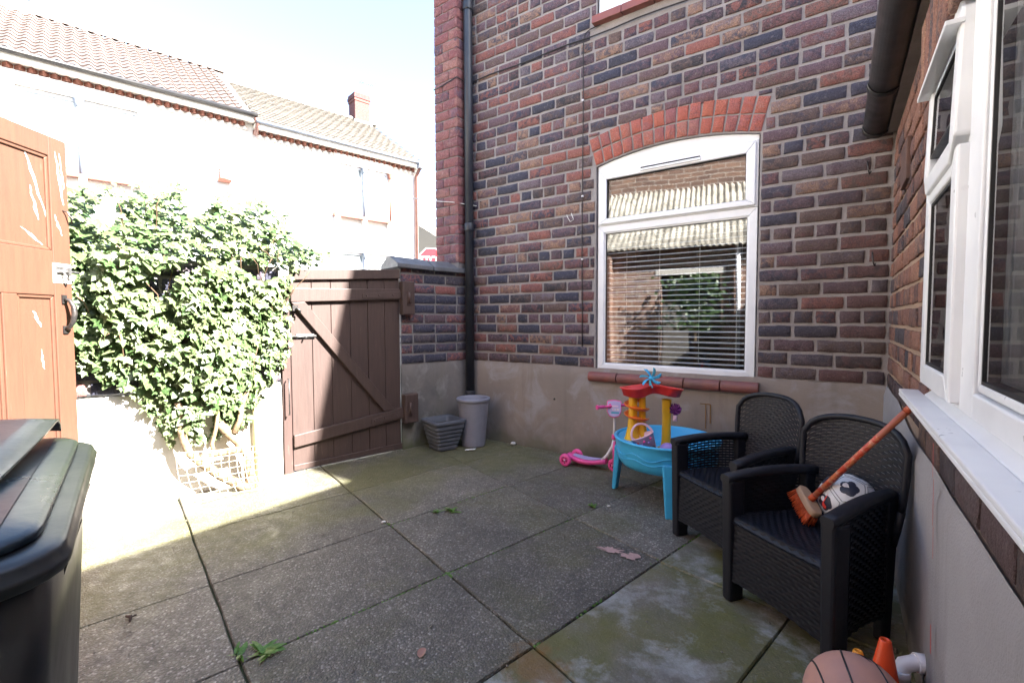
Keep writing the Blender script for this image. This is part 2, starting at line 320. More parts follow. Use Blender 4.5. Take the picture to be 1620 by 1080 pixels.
# ------------------------------------------------------------------ mesh helpers
class MB:
    def __init__(s): s.v = []; s.f = []; s.sm = []; s.mi = []; s.cur = 0
    def face(s, idx, smooth=False): s.f.append(tuple(idx)); s.sm.append(smooth); s.mi.append(s.cur)
    def add(s, vs, fs, smooth=False, mat=None):
        o = len(s.v)
        s.v += [tuple(mat @ Vector(p)) if mat is not None else tuple(p) for p in vs]
        for q, f in enumerate(fs): s.face([i + o for i in f], smooth[q] if isinstance(smooth, list) else smooth)
    def box(s, x0, x1, y0, y1, z0, z1, mat=None):
        vs = [(x, y, z) for z in (z0, z1) for y in (y0, y1) for x in (x0, x1)]
        s.add(vs, [(0, 2, 3, 1), (4, 5, 7, 6), (0, 1, 5, 4), (2, 6, 7, 3), (0, 4, 6, 2), (1, 3, 7, 5)], False, mat)
    def hexa(s, b, t):   # bottom quad, top quad (same winding)
        s.add(list(b) + list(t), [(3, 2, 1, 0), (4, 5, 6, 7), (0, 1, 5, 4), (1, 2, 6, 5), (2, 3, 7, 6), (3, 0, 4, 7)])
    def tube(s, pts, r, n=10, caps=True, smooth=True, flat=None):
        pts = [Vector(p) for p in pts]; rs = r if isinstance(r, (list, tuple)) else [r] * len(pts)
        rings = []; prev = None
        for i, p in enumerate(pts):
            d = (pts[min(i + 1, len(pts) - 1)] - pts[max(i - 1, 0)])
            if d.length < 1e-9: d = Vector((0, 0, 1))
            d.normalize()
            if prev is None:
                a = Vector((0, 0, 1)) if abs(d.z) < .9 else Vector((1, 0, 0))
                u = a.cross(d).normalized()
            else:
                u = (prev - d * prev.dot(d)); u.normalize()
            prev = u; w = d.cross(u)
            k = len(s.v)
            for j in range(n):
                t = 2 * pi * j / n
                q = p + (u * cos(t) + w * sin(t) * (flat or 1)) * rs[i]
                s.v.append(tuple(q))
            rings.append(k)
        for a, b in zip(rings, rings[1:]):
            for j in range(n): s.face((a + j, a + (j + 1) % n, b + (j + 1) % n, b + j), smooth)
        if caps:
            s.face([rings[0] + j for j in reversed(range(n))]); s.face([rings[-1] + j for j in range(n)])
    def lathe(s, prof, n=24, mat=None, smooth=True, a0=0, a1=2 * pi, sx=1, sy=1):
        full = abs(a1 - a0 - 2 * pi) < 1e-6; m = n if full else n + 1
        vs = [(r * cos(a0 + (a1 - a0) * j / n) * sx, r * sin(a0 + (a1 - a0) * j / n) * sy, z) for r, z in prof for j in range(m)]
        fs = []
        for i in range(len(prof) - 1):
            for j in range(n):
                j2 = (j + 1) % m
                fs.append((i * m + j, i * m + j2, (i + 1) * m + j2, (i + 1) * m + j))
        s.add(vs, fs, smooth, mat)
    def prism(s, poly, y0, y1, mat=None, smooth=False):   # poly in x,z ; extruded along y
        n = len(poly); vs = [(x, y0, z) for x, z in poly] + [(x, y1, z) for x, z in poly]
        fs = [tuple(range(n)), tuple(reversed(range(n, 2 * n)))] + [(i, i + n, (i + 1) % n + n, (i + 1) % n) for i in range(n)]
        s.add(vs, fs, smooth, mat)
    def grid(s, fn, nu, nv, smooth=True, mat=None):
        vs = [fn(i / nu, j / nv) for j in range(nv + 1) for i in range(nu + 1)]
        fs = [(j * (nu + 1) + i, j * (nu + 1) + i + 1, (j + 1) * (nu + 1) + i + 1, (j + 1) * (nu + 1) + i) for j in range(nv) for i in range(nu)]
        s.add(vs, fs, smooth, mat)
    def sphere(s, c, r, nu=20, nv=12, sc=(1, 1, 1)):
        prof = [(r * sin(pi * i / nv), -r * cos(pi * i / nv)) for i in range(nv + 1)]
        s.lathe(prof, nu, Matrix.Translation(c) @ Matrix.Diagonal((*sc, 1)))
    def mesh(s, name):
        me = bpy.data.meshes.new(name); me.from_pydata(s.v, [], s.f)
        me.polygons.foreach_set('use_smooth', s.sm)
        me.polygons.foreach_set('material_index', s.mi)
        me.update(); return me
    def build(s, name, mats, parent=None, bevel=0, kind=None, loc=None, rot=None, seg=2, solid=0, fix=True):
        me = s.mesh(name)
        if fix:
            bm = bmesh.new(); bm.from_mesh(me); bmesh.ops.recalc_face_normals(bm, faces=bm.faces); bm.to_mesh(me); bm.free()
        for m in (mats if isinstance(mats, (list, tuple)) else [mats]): me.materials.append(m)
        o = bpy.data.objects.new(name, me); COL.objects.link(o)
        if parent: o.parent = parent
        if loc: o.location = loc
        if rot is not None: o.rotation_euler = rot
        if solid:
            md = o.modifiers.new('solid', 'SOLIDIFY'); md.thickness = solid; md.offset = 0
        if bevel:
            md = o.modifiers.new('bevel', 'BEVEL'); md.width = bevel; md.segments = seg; md.limit_method = 'ANGLE'; md.angle_limit = radians(40)
        if kind: o['kind'] = kind
        return o

def tag(o, label=None, cat=None, group=None, kind=None):
    for k, v in (('label', label), ('category', cat), ('group', group), ('kind', kind)):
        if v: o[k] = v
    return o
def thing(name, label, cat, loc=(0, 0, 0), rz=0, group=None):
    o = bpy.data.objects.new(name, None); COL.objects.link(o); o.empty_display_size = .1
    o.location = loc; o.rotation_euler = (0, 0, rz); return tag(o, label, cat, group)
def inst(name, me, parent, loc, rot=(0, 0, 0), sc=(1, 1, 1)):
    o = bpy.data.objects.new(name, me); COL.objects.link(o); o.parent = parent
    o.location = loc; o.rotation_euler = rot; o.scale = sc; return o
def rot_align(d, up=Vector((0, 0, 1))):
    return Vector(d).to_track_quat('Z', 'Y').to_matrix().to_4x4()

def pix(p):
    v = Vector(p) - CP; z = v.dot(fw_)
    if z < .05: return None
    return (810 + 743.5 * v.dot(RT) / z, 540 - 743.5 * v.dot(UP) / z, z)

# ------------------------------------------------------------------ brick kit
def brick_geo(Lx, H, seed, nx=6, nz=2, bev=.0032, D=.034, j=.0020):
    rg = random.Random(seed); vs = []; n = 0
    def jt(a): return (rg.random() - .5) * 2 * a
    P = {}
    for b in range(nz + 1):
        for a in range(nx + 1):
            x = -Lx / 2 + bev + (Lx - 2 * bev) * a / nx; z = -H / 2 + bev + (H - 2 * bev) * b / nz
            edge = a in (0, nx) or b in (0, nz)
            P[a, b] = len(vs); vs.append((x + jt(j), jt(j) if not edge else .001 + abs(jt(j)), z + jt(j)))
    fs = [(P[a, b], P[a + 1, b], P[a + 1, b + 1], P[a, b + 1]) for a in range(nx) for b in range(nz)]
    loop = [(a, 0) for a in range(nx)] + [(nx, b) for b in range(nz)] + [(a, nz) for a in range(nx, 0, -1)] + [(0, b) for b in range(nz, 0, -1)]
    outer = []; back = []
    for a, b in loop:
        x, y, z = vs[P[a, b]]; cx, cz = x, z
        corner = (a in (0, nx)) and (b in (0, nz)); e = bev * (.9 if corner else 1)
        if a == 0: cx = x - e + jt(j)
        if a == nx: cx = x + e + jt(j)
        if b == 0: cz = z - e + jt(j)
        if b == nz: cz = z + e + jt(j)
        outer.append(len(vs)); vs.append((cx, .0045, cz)); back.append(len(vs)); vs.append((cx, D, cz))
    m = len(loop)
    for i in range(m):
        k = (i + 1) % m
        fs.append((P[loop[i]], outer[i], outer[k], P[loop[k]])); fs.append((outer[i], back[i], back[k], outer[k]))
    return vs, fs, [True] * (nx * nz) + [False] * (2 * m)
def geo_mesh(name, g, mat):
    me = bpy.data.meshes.new(name); me.from_pydata(g[0], [], g[1]); me.polygons.foreach_set('use_smooth', g[2])
    me.materials.append(mat); me.update()
    bm = bmesh.new(); bm.from_mesh(me); bmesh.ops.recalc_face_normals(bm, faces=bm.faces)
    bm.to_mesh(me); bm.free()
    return me
BH = .0695; CRS = .0885; BL = .218; HL = .101
GEO = {'s': [brick_geo(BL, BH, 100 + i) for i in range(10)], 'h': [brick_geo(HL, BH, 300 + i, 2, 2) for i in range(6)]}
MESHC = {}
def gmesh(kind, i, mat):
    k = (kind, i, mat.name)
    if k not in MESHC: MESHC[k] = geo_mesh('brick', GEO[kind][i], mat)
    return MESHC[k]

class Bricklayer:
    """collects bricks as (matrix in parent space, kind, variant, material); the ones that show largest become parts, the rest one joined part"""
    def __init__(s, parent): s.p = parent; s.items = []
    def put(s, mtx, length, mat, height=BH):
        kind = 's' if length > .15 else 'h'
        i = random.randrange(len(GEO[kind])); base = BL if kind == 's' else HL
        m = mtx @ Matrix.Diagonal((length / base, 1, height / BH, 1))
        if random.random() < .5: m = m @ Matrix.Rotation(pi, 4, 'Y')
        s.items.append((m, kind, i, mat, length * height))
    def course(s, frame, x0, x1, z, pattern, start, mat, gaps=(), H=BH, joint=.0165):
        """frame: matrix whose local x runs along the wall and local -y is the face"""
        x = x0 - start; k = 0
        while x < x1 - .02:
            ln = pattern[k % len(pattern)]; k += 1
            segs = [(max(x, x0), min(x + ln, x1))]
            for g0, g1 in gaps:
                ns = []
                for a, b in segs:
                    if b <= g0 or a >= g1: ns.append((a, b))
                    else:
                        if a < g0: ns.append((a, g0))
                        if b > g1: ns.append((g1, b))
                segs = ns
            for a, b in segs:
                if b - a > .03:
                    jx, jz = random.uniform(-.002, .002), random.uniform(-.002, .002)
                    mt = frame @ Matrix.Translation(((a + b) / 2 + jx, random.uniform(-.003, .002), z + jz)) @ Matrix.Rotation(random.uniform(-.006, .006), 4, 'Y')
                    s.put(mt, b - a - random.uniform(0, .004), mat, H)
            x += ln + joint
    def finish(s, limit=300, margin=140, name='brick', rest='brickwork'):
        W0 = s.p.matrix_world; sc = []
        for it in s.items:
            c = W0 @ it[0] @ Vector((0, 0, 0)); p = pix(c)
            if p is None: sc.append(-1); continue
            on = -20 < p[0] < 1640 and -20 < p[1] < 1100
            near = -margin * 3 < p[0] < 1620 + margin * 3 and -margin * 3 < p[1] < 1080 + margin
            # foreshortening
            nrm = (W0 @ it[0]).to_3x3() @ Vector((0, -1, 0)); vd = (CP - c).normalized()
            a = it[4] / p[2] ** 2 * max(.02, nrm.normalized().dot(vd))
            sc.append(a + (10 if on else 0) if near else -1)
        order = sorted(range(len(s.items)), key=lambda i: -sc[i])
        joined = {}
        for rank, i in enumerate(order):
            m, kind, v, mat, _ = s.items[i]
            if rank < limit and sc[i] > 10:
                o = bpy.data.objects.new(name, gmesh(kind, v, mat)); COL.objects.link(o); o.parent = s.p; o.matrix_local = m
            elif sc[i] > 0:
                joined.setdefault(mat.name, (mat, MB()))[1].add(GEO[kind][v][0], GEO[kind][v][1], GEO[kind][v][2], m)
        for mat, mb in joined.values():
            mb.build(rest, mat, s.p, kind='stuff')

DV = Vector((.21491899, .97663188, 0)); NV = Vector((.97663188, -.21491899, 0)); P0 = Vector((-3.306, -.708, 0))
WZ = atan2(DV.y, DV.x)     # street direction
def wall_pt(s, off, z): return P0 + DV * s + NV * off + Vector((0, 0, z))
def wall_frame(off=0):     # local x along DV, local -y = NV (towards the yard)
    return Matrix.Translation(P0 + NV * off) @ Matrix.Rotation(WZ, 4, 'Z')

# ================================================================== GROUND
g = MB(); g.box(-60, 40, -40, 70, -.6, -.055); g.build('ground', M['earth'], kind='structure')
road = MB(); road.add([wall_pt(-40, -1.9, -.05), wall_pt(60, -1.9, -.05), wall_pt(60, -7.6, -.05), wall_pt(-40, -7.6, -.05)], [(0, 1, 2, 3)])
road.build('road', M['asphalt'], kind='structure')
for a, b in ((-.24, -1.9), (-7.6, -8.95)):
    pv = MB(); fr = wall_frame()
    y0, y1 = -b, -a
    pv.box(-40, 60, min(-a, -b), max(-a, -b), -.05, .06, fr); pv.build('pavement', M['paving'], kind='structure')

patio = MB(); patio.box(-3.7, .3, -7, .05, -.05, -.014); patio = patio.build('patio', M['soil'], kind='structure')
def row(i, y):     # slab rows run roughly towards the street wall
    a = [(-3.62, -1.7, .215), (-2.83, -1.7, .20), (-2.456, -2.995, .2004), (-1.689, -2.294, .2207), (-1.05, -2.126, .2107), (-.36, -1.5, .21), (.24, -1.5, .21)][i]
    return a[0] + a[2] * (y - a[1])
def crossl(j, x, i):
    L = [(-5.25, -1.8, -.24), (-4.42, -1.8, -.24), (-3.58, -1.795, -.245), (-2.744, -1.795, -.255), (-2.126, -1.05, -.306), (-1.302, -.892, -.351), (-.48, -.9, -.36), (.32, -.9, -.36)]
    y0, x0, sl = L[j]
    if i >= 4 and j == 5: return -1.313 + (x + .889) * -.195
    return y0 + (x - x0) * sl
def node(i, j, ci):
    y = -1.5
    for _ in range(12):
        x = row(i, y); y = crossl(j, x, ci)
    return Vector((row(i, y), y, 0))
for i in range(6):
    for j in range(7):
        P = [node(i, j, i), node(i + 1, j, i), node(i + 1, j + 1, i), node(i, j + 1, i)]
        c = sum(P, Vector()) / 4
        if c.y > .35 or c.x < -4: continue
        rgap = .0035
        Q = []
        for p in P:
            d = (c - p); Q.append(p + d.normalized() * rgap * 1.5)
        z = random.uniform(-.003, .003); tl = [random.uniform(-.002, .002) for _ in range(4)]
        m = MB(); n = 6
        def bil(u, v, zz, ins):
            a = Q[0].lerp(Q[1], u); b = Q[3].lerp(Q[2], u); p = a.lerp(b, v); p = p + (c - p).normalized() * ins
            return Vector((p.x, p.y, zz))
        rim = [(k / n, 0) for k in range(n)] + [(1, k / n) for k in range(n)] + [(1 - k / n, 1) for k in range(n)] + [(0, 1 - k / n) for k in range(n)]
        top = []; mid = []; bot = []
        for (u, v) in rim:
            jit = random.uniform(-.0025, .0025)
            top.append(bil(u, v, z, .004 + jit)); mid.append(bil(u, v, z - .006, .0 + jit)); bot.append(bil(u, v, -.04, jit))
        k = len(rim); m.add(top + mid + bot, [tuple(range(k))] + [(a, a + k, (a + 1) % k + k, (a + 1) % k) for a in range(k)] + [(a + k, a + 2 * k, (a + 1) % k + 2 * k, (a + 1) % k + k) for a in range(k)])
        mossy = (i == 4 and j <= 6) or (i == 5) or (i >= 3 and j == 6)
        m.build('paving_slab', M['slab_moss'] if mossy else M['slab'], patio)

# ================================================================== MAIN HOUSE
house = thing('brick_house', 'dark multicoloured brick house wall with arched white window and cement base', 'house')
WX0, WX1, WZ0 = -1.832, -.678, .712
AR, ACZ, AHA = 2.24, .155, math.asin(.575 / 2.24)
ACX = (WX0 + WX1) / 2
def arch_z(x, r=AR): return ACZ + sqrt(max(0, r * r - (x - ACX) ** 2))
# wall core behind the bricks: pieces around the window opening
core = MB(); Y0, Y1 = .009, .26
core.box(-3.43, WX0, Y0, Y1, .735, 4.7); core.box(WX1, .30, Y0, Y1, .735, 4.7)
N = 12
for a in range(N):
    xa = WX0 + (WX1 - WX0) * a / N; xb = WX0 + (WX1 - WX0) * (a + 1) / N
    core.hexa([(xa, Y0, arch_z(xa)), (xb, Y0, arch_z(xb)), (xb, Y1, arch_z(xb)), (xa, Y1, arch_z(xa))], [(xa, Y0, 3.42), (xb, Y0, 3.42), (xb, Y1, 3.42), (xa, Y1, 3.42)])
core.box(WX0, WX1, Y0, Y1, 4.52, 4.7); core.box(WX0, WX1, Y0, Y1, .40, WZ0 - .012)
core.build('mortar_wall', M['mortar'], house)
up = MB()     # the wall carries on above the picture
def top_z(x): return 5.80 - .1 * (x - 3.96)
def upper(xa, xb, z0): up.hexa([(xa, .004, z0), (xb, .004, z0), (xb, .26, z0), (xa, .26, z0)], [(xa, .004, top_z(xa)), (xb, .004, top_z(xb)), (xb, .26, top_z(xb)), (xa, .26, top_z(xa))])
upper(-3.43, .30, 4.7); upper(.30, 5.0, 0)
up.box(-3.43, -3.2, .26, 7, 0, 7.6); up.box(4.8, 5.0, .26, 7, 0, 4.9); up.box(-3.43, 5, 6.8, 7, 0, 4.9)
up.build('upper_wall', M['far_brick'], house)
rf = MB(); rf.hexa([(-3.6, -.0, top_z(-3.6) - .02), (5.1, -.0, top_z(5.1) - .02), (5.1, 7.1, top_z(5.1) - .02), (-3.6, 7.1, top_z(-3.6) - .02)], [(-3.6, 0, top_z(-3.6) + .1), (5.1, 0, top_z(5.1) + .1), (5.1, 7.1, top_z(5.1) + .1), (-3.6, 7.1, top_z(-3.6) + .1)])
rf.build('roof', M['roof_grey'], house)
# rendered base
pl = MB()
def plinth(u, v):
    x = -3.30 + 3.32 * u; z = -.03 + .765 * v
    e = .004 * noise.noise(Vector((x * 3, 0, z * 3))) + (.010 if v > .99 else 0)
    return (x, -.006 + e, z + (.008 * noise.noise(Vector((x * 5, 7, 0))) if v > .9 else 0))
pl.grid(plinth, 90, 16); pl.add([(-3.3, .005, .733), (.02, .005, .733), (.02, .25, .733), (-3.3, .25, .733)], [(0, 1, 2, 3)])
pl.build('cement_plinth', M['render'], house, fix=False)
bl = Bricklayer(house); F0 = Matrix.Identity(4)
SC = [BL, BL]
for c in range(45):
    z = .738 + CRS * c + BH / 2 + .004
    if c == 0: z0 = z
    gaps = []
    zt, zb = z + BH / 2, z - BH / 2
    if zb < 2.32: gaps = [(WX0 - .012, WX1 + .012)] if zt < 2.33 else [(-1.91, -.60)]
    ro = AR + .222
    if zb < ACZ + ro and zb > 2.25:
        xr = sqrt(max(0, ro ** 2 - (zb + .012 - ACZ) ** 2)); xr = min(xr, .645 + .0)
        if zb < 2.50: xr = .575 + .008 + (zt - 2.32) * .27 + .004
        gaps = [(ACX - xr, ACX + xr)]
    if zt > 3.36 and zb < 4.6:
        gaps = [(WX0 - .03 + (-.03 if zb < 3.47 else .02), -.66)]
    if gaps and zb > 2.45 and gaps[0][0] > -1.95 and zb < ACZ + ro:
        x_ = gaps[0][0]
        while x_ < gaps[0][1] - .02:
            x2 = min(x_ + random.choice((.10, .12, .16)), gaps[0][1])
            zl = max(arch_z(max(-1.88, min(-.63, x_)), ro), arch_z(max(-1.88, min(-.63, x2)), ro)) + .004
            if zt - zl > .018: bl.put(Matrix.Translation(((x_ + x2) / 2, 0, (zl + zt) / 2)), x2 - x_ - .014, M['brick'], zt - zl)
            x_ = x2
    head = c % 6 == 4
    pat = [HL] if head else [BL]
    st = random.uniform(0, .05) + (.117 if c % 2 else .0)
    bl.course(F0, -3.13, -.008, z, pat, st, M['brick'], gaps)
# pier at the street corner
PX0, PX1, PY = -3.43, -3.142, -.15
pr = MB(); pr.box(PX0 + .006, PX1 - .008, PY + .009, 0.0, 1.60, 7.5); pr.build('pier_core', M['mortar_dark'], house)
F1 = Matrix.Translation((0, PY, 0)); FR = Matrix.Translation((PX1, 0, 0)) @ Matrix.Rotation(pi / 2, 4, 'Z')
for c in range(32):
    z = 1.66 + CRS * c + BH / 2
    lay = [.178, .101] if c % 2 else [.101, .178]
    x = PX0
    for ln in lay:
        bl.put(F1 @ Matrix.Translation((x + ln / 2, random.uniform(-.001, .001), z)), ln, M['brick_red'], .0800); x += ln + .007
    bl.put(FR @ Matrix.Translation((PY + .07, random.uniform(-.001, .001), z)), .138, M['brick_red'], .0800)
# arch of two rings of headers
for ring in range(2):
    r0 = AR + .008 + ring * .112; n = 15
    for q in range(n):
        a = -AHA + (q + .5) * 2 * AHA / n * 1.0
        a *= 1.01
        wd = 2 * AHA * (r0 + .05) / n - .011
        m = Matrix.Translation((ACX, 0, ACZ)) @ Matrix.Rotation(a, 4, 'Y') @ Matrix.Translation((0, random.uniform(-.004, 0), r0 + .052))
        bl.put(m @ Matrix.Rotation(pi / 2, 4, 'Y'), .104 - random.uniform(0, .004), M['brick_arch'], wd)
bl.finish(300, name='brick')
# sill of half round tiles
xs = -1.868
for q, ln in enumerate((.24, .25, .25, .24, .235)):
    t = MB(); prof = []
    for k in range(9):
        a = -pi / 2 + pi * k / 8; prof.append((-.028 - .034 * cos(a), .667 + .038 * sin(a)))
    poly = [(.03, .705)] + [(y, z) for y, z in reversed(prof)] + [(.03, .629)]
    vs = [(xs + e, y, z) for e in (0.002, ln - .004) for y, z in poly]; n = len(poly)
    t.add(vs, [tuple(range(n)), tuple(range(n, 2 * n))] + [(i, (i + 1) % n, (i + 1) % n + n, i + n) for i in range(n)])
    t.build('sill_tile', M['brick_sill'], house, bevel=.003); xs += ln + .001
# lower arched window
def frame_rect(mb, x0, x1, z0, z1, w, y0, y1, wl=None, wr=None, wt=None, wb=None):
    wl = wl or w; wr = wr or w; wt = wt or w; wb = wb or w
    mb.hexa([(x0, y0, z0), (x1, y0, z0), (x1, y1, z0), (x0, y1, z0)], [(x0 + wl, y0, z0 + wb), (x1 - wr, y0, z0 + wb), (x1 - wr, y1, z0 + wb), (x0 + wl, y1, z0 + wb)])
    mb.hexa([(x0 + wl, y0, z1 - wt), (x1 - wr, y0, z1 - wt), (x1 - wr, y1, z1 - wt), (x0 + wl, y1, z1 - wt)], [(x0, y0, z1), (x1, y0, z1), (x1, y1, z1), (x0, y1, z1)])
    mb.hexa([(x0, y0, z0), (x0 + wl, y0, z0 + wb), (x0 + wl, y1, z0 + wb), (x0, y1, z0)], [(x0, y0, z1), (x0 + wl, y0, z1 - wt), (x0 + wl, y1, z1 - wt), (x0, y1, z1)])
    mb.hexa([(x1 - wr, y0, z0 + wb), (x1, y0, z0), (x1, y1, z0), (x1 - wr, y1, z0 + wb)], [(x1 - wr, y0, z1 - wt), (x1, y0, z1), (x1, y1, z1), (x1 - wr, y1, z1 - wt)])
def make_window_lower():
    w = MB(); frame_rect(w, -1.822, -.688, .716, 1.855, .052, .026, .09)
    win = w.build('window', M['upvc'], house, bevel=.004)
    t = MB(); frame_rect(t, -1.822, -.688, 1.857, 2.285, .026, .026, .09)
    t.build('frame', M['upvc'], win, bevel=.003)
    h = MB()
    n = 16
    for a in range(n):
        xa = -1.822 + 1.134 * a / n; xb = -1.822 + 1.134 * (a + 1) / n
        h.hexa([(xa, .03, 2.287), (xb, .03, 2.287), (xb, .09, 2.287), (xa, .09, 2.287)], [(xa, .03, arch_z(xa) - .004), (xb, .03, arch_z(xb) - .004), (xb, .09, arch_z(xb) - .004), (xa, .09, arch_z(xa) - .004)])
    h.build('head_panel', M['upvc'], win)
    s = MB(); frame_rect(s, -1.803, -.702, 1.866, 2.277, .058, .006, .07, wt=.07, wb=.04); s.build('sash', M['upvc'], win, bevel=.006)
    b = MB(); frame_rect(b, -1.772, -.738, .766, 1.806, .012, .034, .07); b.build('glazing_bead', M['upvc'], win, bevel=.003)
    gk = MB(); frame_rect(gk, -1.762, -.748, .776, 1.796, .006, .042, .06); frame_rect(gk, -1.747, -.758, 1.904, 2.209, .006, .02, .05); gk.build('gasket', M['gasket'], win)
    for (x0, x1, z0, z1, y) in ((-1.765, -.745, .774, 1.80, .048), (-1.75, -.755, 1.90, 2.212, .034)):
        p = MB(); p.box(x0, x1, y, y + .018, z0, z1); p.build('pane', M['glass'], win)
    v = MB(); v.box(-1.475, -1.045, -.004, .006, 2.222, 2.238); v.build('trickle_vent', M['upvc'], win, bevel=.002)
    v = MB(); v.box(-1.47, -1.05, -.002, .006, 2.241, 2.248); v.build('vent_slot', M['gasket'], win)
    hr = MB(); hr.box(-1.765, -.745, .115, .165, 1.80, 1.845); hr.build('blind_rail', M['blind'], win)
    # venetian blind: every slat
    sl = MB(); tilt = radians(24)
    sl.grid(lambda u, v: ((u - .5) * 1.04, (v - .5) * .025 * cos(tilt), (v - .5) * .025 * sin(tilt) + .002 * (1 - (2 * v - 1) ** 2)), 1, 3)
    me = sl.mesh('slat'); me.materials.append(M['blind'])
    k = 0; z = .80
    while z < 1.795:
        if not (1.80 < z < 1.87): inst('slat', me, win, (-1.255, .115, z), (random.uniform(-.05, .05), random.uniform(-.003, .003), 0))
        z += .0385
    for x in (-1.62, -1.36, -1.07, -.82):
        c = MB(); c.tube([(x, .126, 1.8), (x, .126, .8)], .0022, 5); c.build('ladder_cord', M['cord'], win)
    c = MB(); c.tube([(-.79, .118, 1.8), (-.792, .118, 1.42)], .0015, 5); c.sphere((-.792, .118, 1.41), .008, 8, 6, (1, 1, 2)); c.build('pull_cord', M['cord'], win)
    return win
make_window_lower()
# upper window: only its foot shows
uw = MB(); frame_rect(uw, -1.815, -.69, 3.475, 4.515, .075, .012, .09); uwin = uw.build('window', M['upvc'], house, bevel=.004)
p = MB(); p.box(-1.745, -.755, .05, .065, 3.54, 4.45); p.build('pane', M['glass'], uwin)
bs = MB(); bs.box(-1.75, -.755, .12, .125, 3.5, 4.45); bs.build('blind_sheet', M['blind'], uwin)
xs = -1.852
for q in range(5):
    t = MB(); t.hexa([(xs, -.05, 3.392), (xs + .236, -.05, 3.392), (xs + .236, .02, 3.392), (xs, .02, 3.392)], [(xs, -.045, 3.45), (xs + .236, -.045, 3.45), (xs + .236, .02, 3.472), (xs, .02, 3.472)])
    t.build('sill_tile', M['brick_sill'], house, bevel=.005); xs += .24
# room behind the window
r = MB(); r.box(-2.7, -.1, .27, 3.2, .0, 2.75); ro = r.build('room_lining', M['room'], house, fix=False)
ro.data.flip_normals()
bm = bmesh.new(); bm.from_mesh(ro.data)
for f in list(bm.faces):
    if all(abs(v.co.y - .27) < 1e-4 for v in f.verts): bm.faces.remove(f)
bm.to_mesh(ro.data); bm.free()
# drainpipe in the corner, its collars and brackets
d = MB(); d.tube([(-3.085, -.062, .02), (-3.085, -.062, 7.2)], .041, 18); dp = d.build('drainpipe', M['pipe_black'], house)
for z in (.42, 1.98, 3.97):
    c = MB(); c.tube([(-3.085, -.062, z - .035), (-3.085, -.062, z + .035)], .049, 18); c.build('collar', M['pipe_black'], dp, bevel=.003)
# cables clipped to the brickwork
def cable(pts, name='cable', r=.005, mat='cable', par=house):
    c = MB(); c.tube(pts, r, 6); return c.build(name, M[mat], par)
cable([(PX0, PY - .008, 3.29), (-3.3, PY - .009, 3.30), (PX1 + .004, PY - .01, 3.325), (PX1 + .01, -.02, 3.318)] + [(-3.03 + .19 * k, -.008, 3.325 + .006 * sin(k * 1.7)) for k in range(11)] + [(-.9, -.008, 3.335)])
cable([(-1.80, -.008, 3.385), (-1.88, -.009, 3.38), (-1.925, -.009, 3.36), (-1.942, -.008, 3.31)] + [(-1.943 + .003 * sin(k), -.008, 3.3 - .3 * k) for k in range(1, 9)], r=.004)
for z in (2.85, 2.1, 1.6):
    c = MB(); c.box(-1.95, -1.935, -.014, -.002, z, z + .012); c.build('cable_clip', M['p_white'], house)
c = MB(); c.tube([(-2.045, -.006, 1.985), (-2.02, -.012, 1.93), (-2.05, -.012, 1.915), (-2.075, -.012, 1.955), (-2.085, -.008, 1.975)], .003, 6); c.build('wire_hook', M['cord'], house)
for x, z in ((-.085, 1.475), (-.12, 2.0)):
    c = MB(); c.tube([(x, -.004, z + .03), (x, -.02, z + .01), (x + .004, -.03, z - .03), (x + .01, -.022, z - .05), (x + .018, -.02, z - .035)], .004, 6); c.build('iron_hook', M['black_iron'], house)
for x, z, r in ((-2.05, .93, .006), (-2.2, .45, .011), (-1.18, .5, .008)):
    c = MB(); c.lathe([(0, 0), (r, 0), (r * .8, .006), (0, .006)], 8, Matrix.Translation((x, -.004, z)) @ Matrix.Rotation(pi / 2, 4, 'X')); c.build('wall_plug', M['black_iron'], house)
# old rust mark left by a bracket
st = MB()
for a, b, z0, z1 in ((-.985, -.978, .36, .53), (-.955, -.947, .40, .53), (-1.02, -.95, .528, .534)):
    st.add([(a, -.0125, z0), (b, -.0125, z0), (b, -.0125, z1), (a, -.0125, z1)], [(0, 1, 2, 3)])
st.build('rust_mark', M['paint_rust'], house, kind='stuff')

# ================================================================== SINGLE STOREY WING (right hand wall)
wing = thing('house_extension', 'low brick wing on the right with white casement window and black gutter', 'house', (0, 0, 0), radians(.5))
bpy.context.view_layer.update()
# local frame: wall face at x = 0, yard at x < 0, wall runs to -y
YW0, YW1, ZS, ZH = -1.44, -4.2, .905, 1.845
def wbox(mb, y0, y1, z0, z1, x0, x1): mb.box(x0, x1, min(y0, y1), max(y0, y1), z0, z1)
core = MB()
wbox(core, .2, YW0, .68, 2.22, .010, .25); wbox(core, YW0, -6, .68, .86, .010, .25)
wbox(core, YW0, -6, 1.86, 2.22, .010, .25); wbox(core, YW1, -6, .86, 1.86, .010, .25)
core.build('mortar_wall', M['mortar_tan'], wing)
pl = MB()
def plinth2(u, v):
    y = .0 - 6 * u; z = -.03 + (.765 - .042 * min(1, max(0, (-y - .6) / .5)) + .010 * noise.noise(Vector((y * 2.3, 3, 1)))) * v
    return (-.012 + .005 * noise.noise(Vector((0, y * 2.5, z * 3))) + (.012 if v > .99 else 0), y, z)
pl.grid(plinth2, 120, 14); pl.build('cement_plinth', M['render_right'], wing, fix=False)
hid = MB(); wbox(hid, 0, -6, -.02, .69, .012, .25); hid.build('footing', M['render_right'], wing)
FW = Matrix.Rotation(-pi / 2, 4, 'Z')       # local x -> wall -y ; local -y -> -x
bw = Bricklayer(wing)
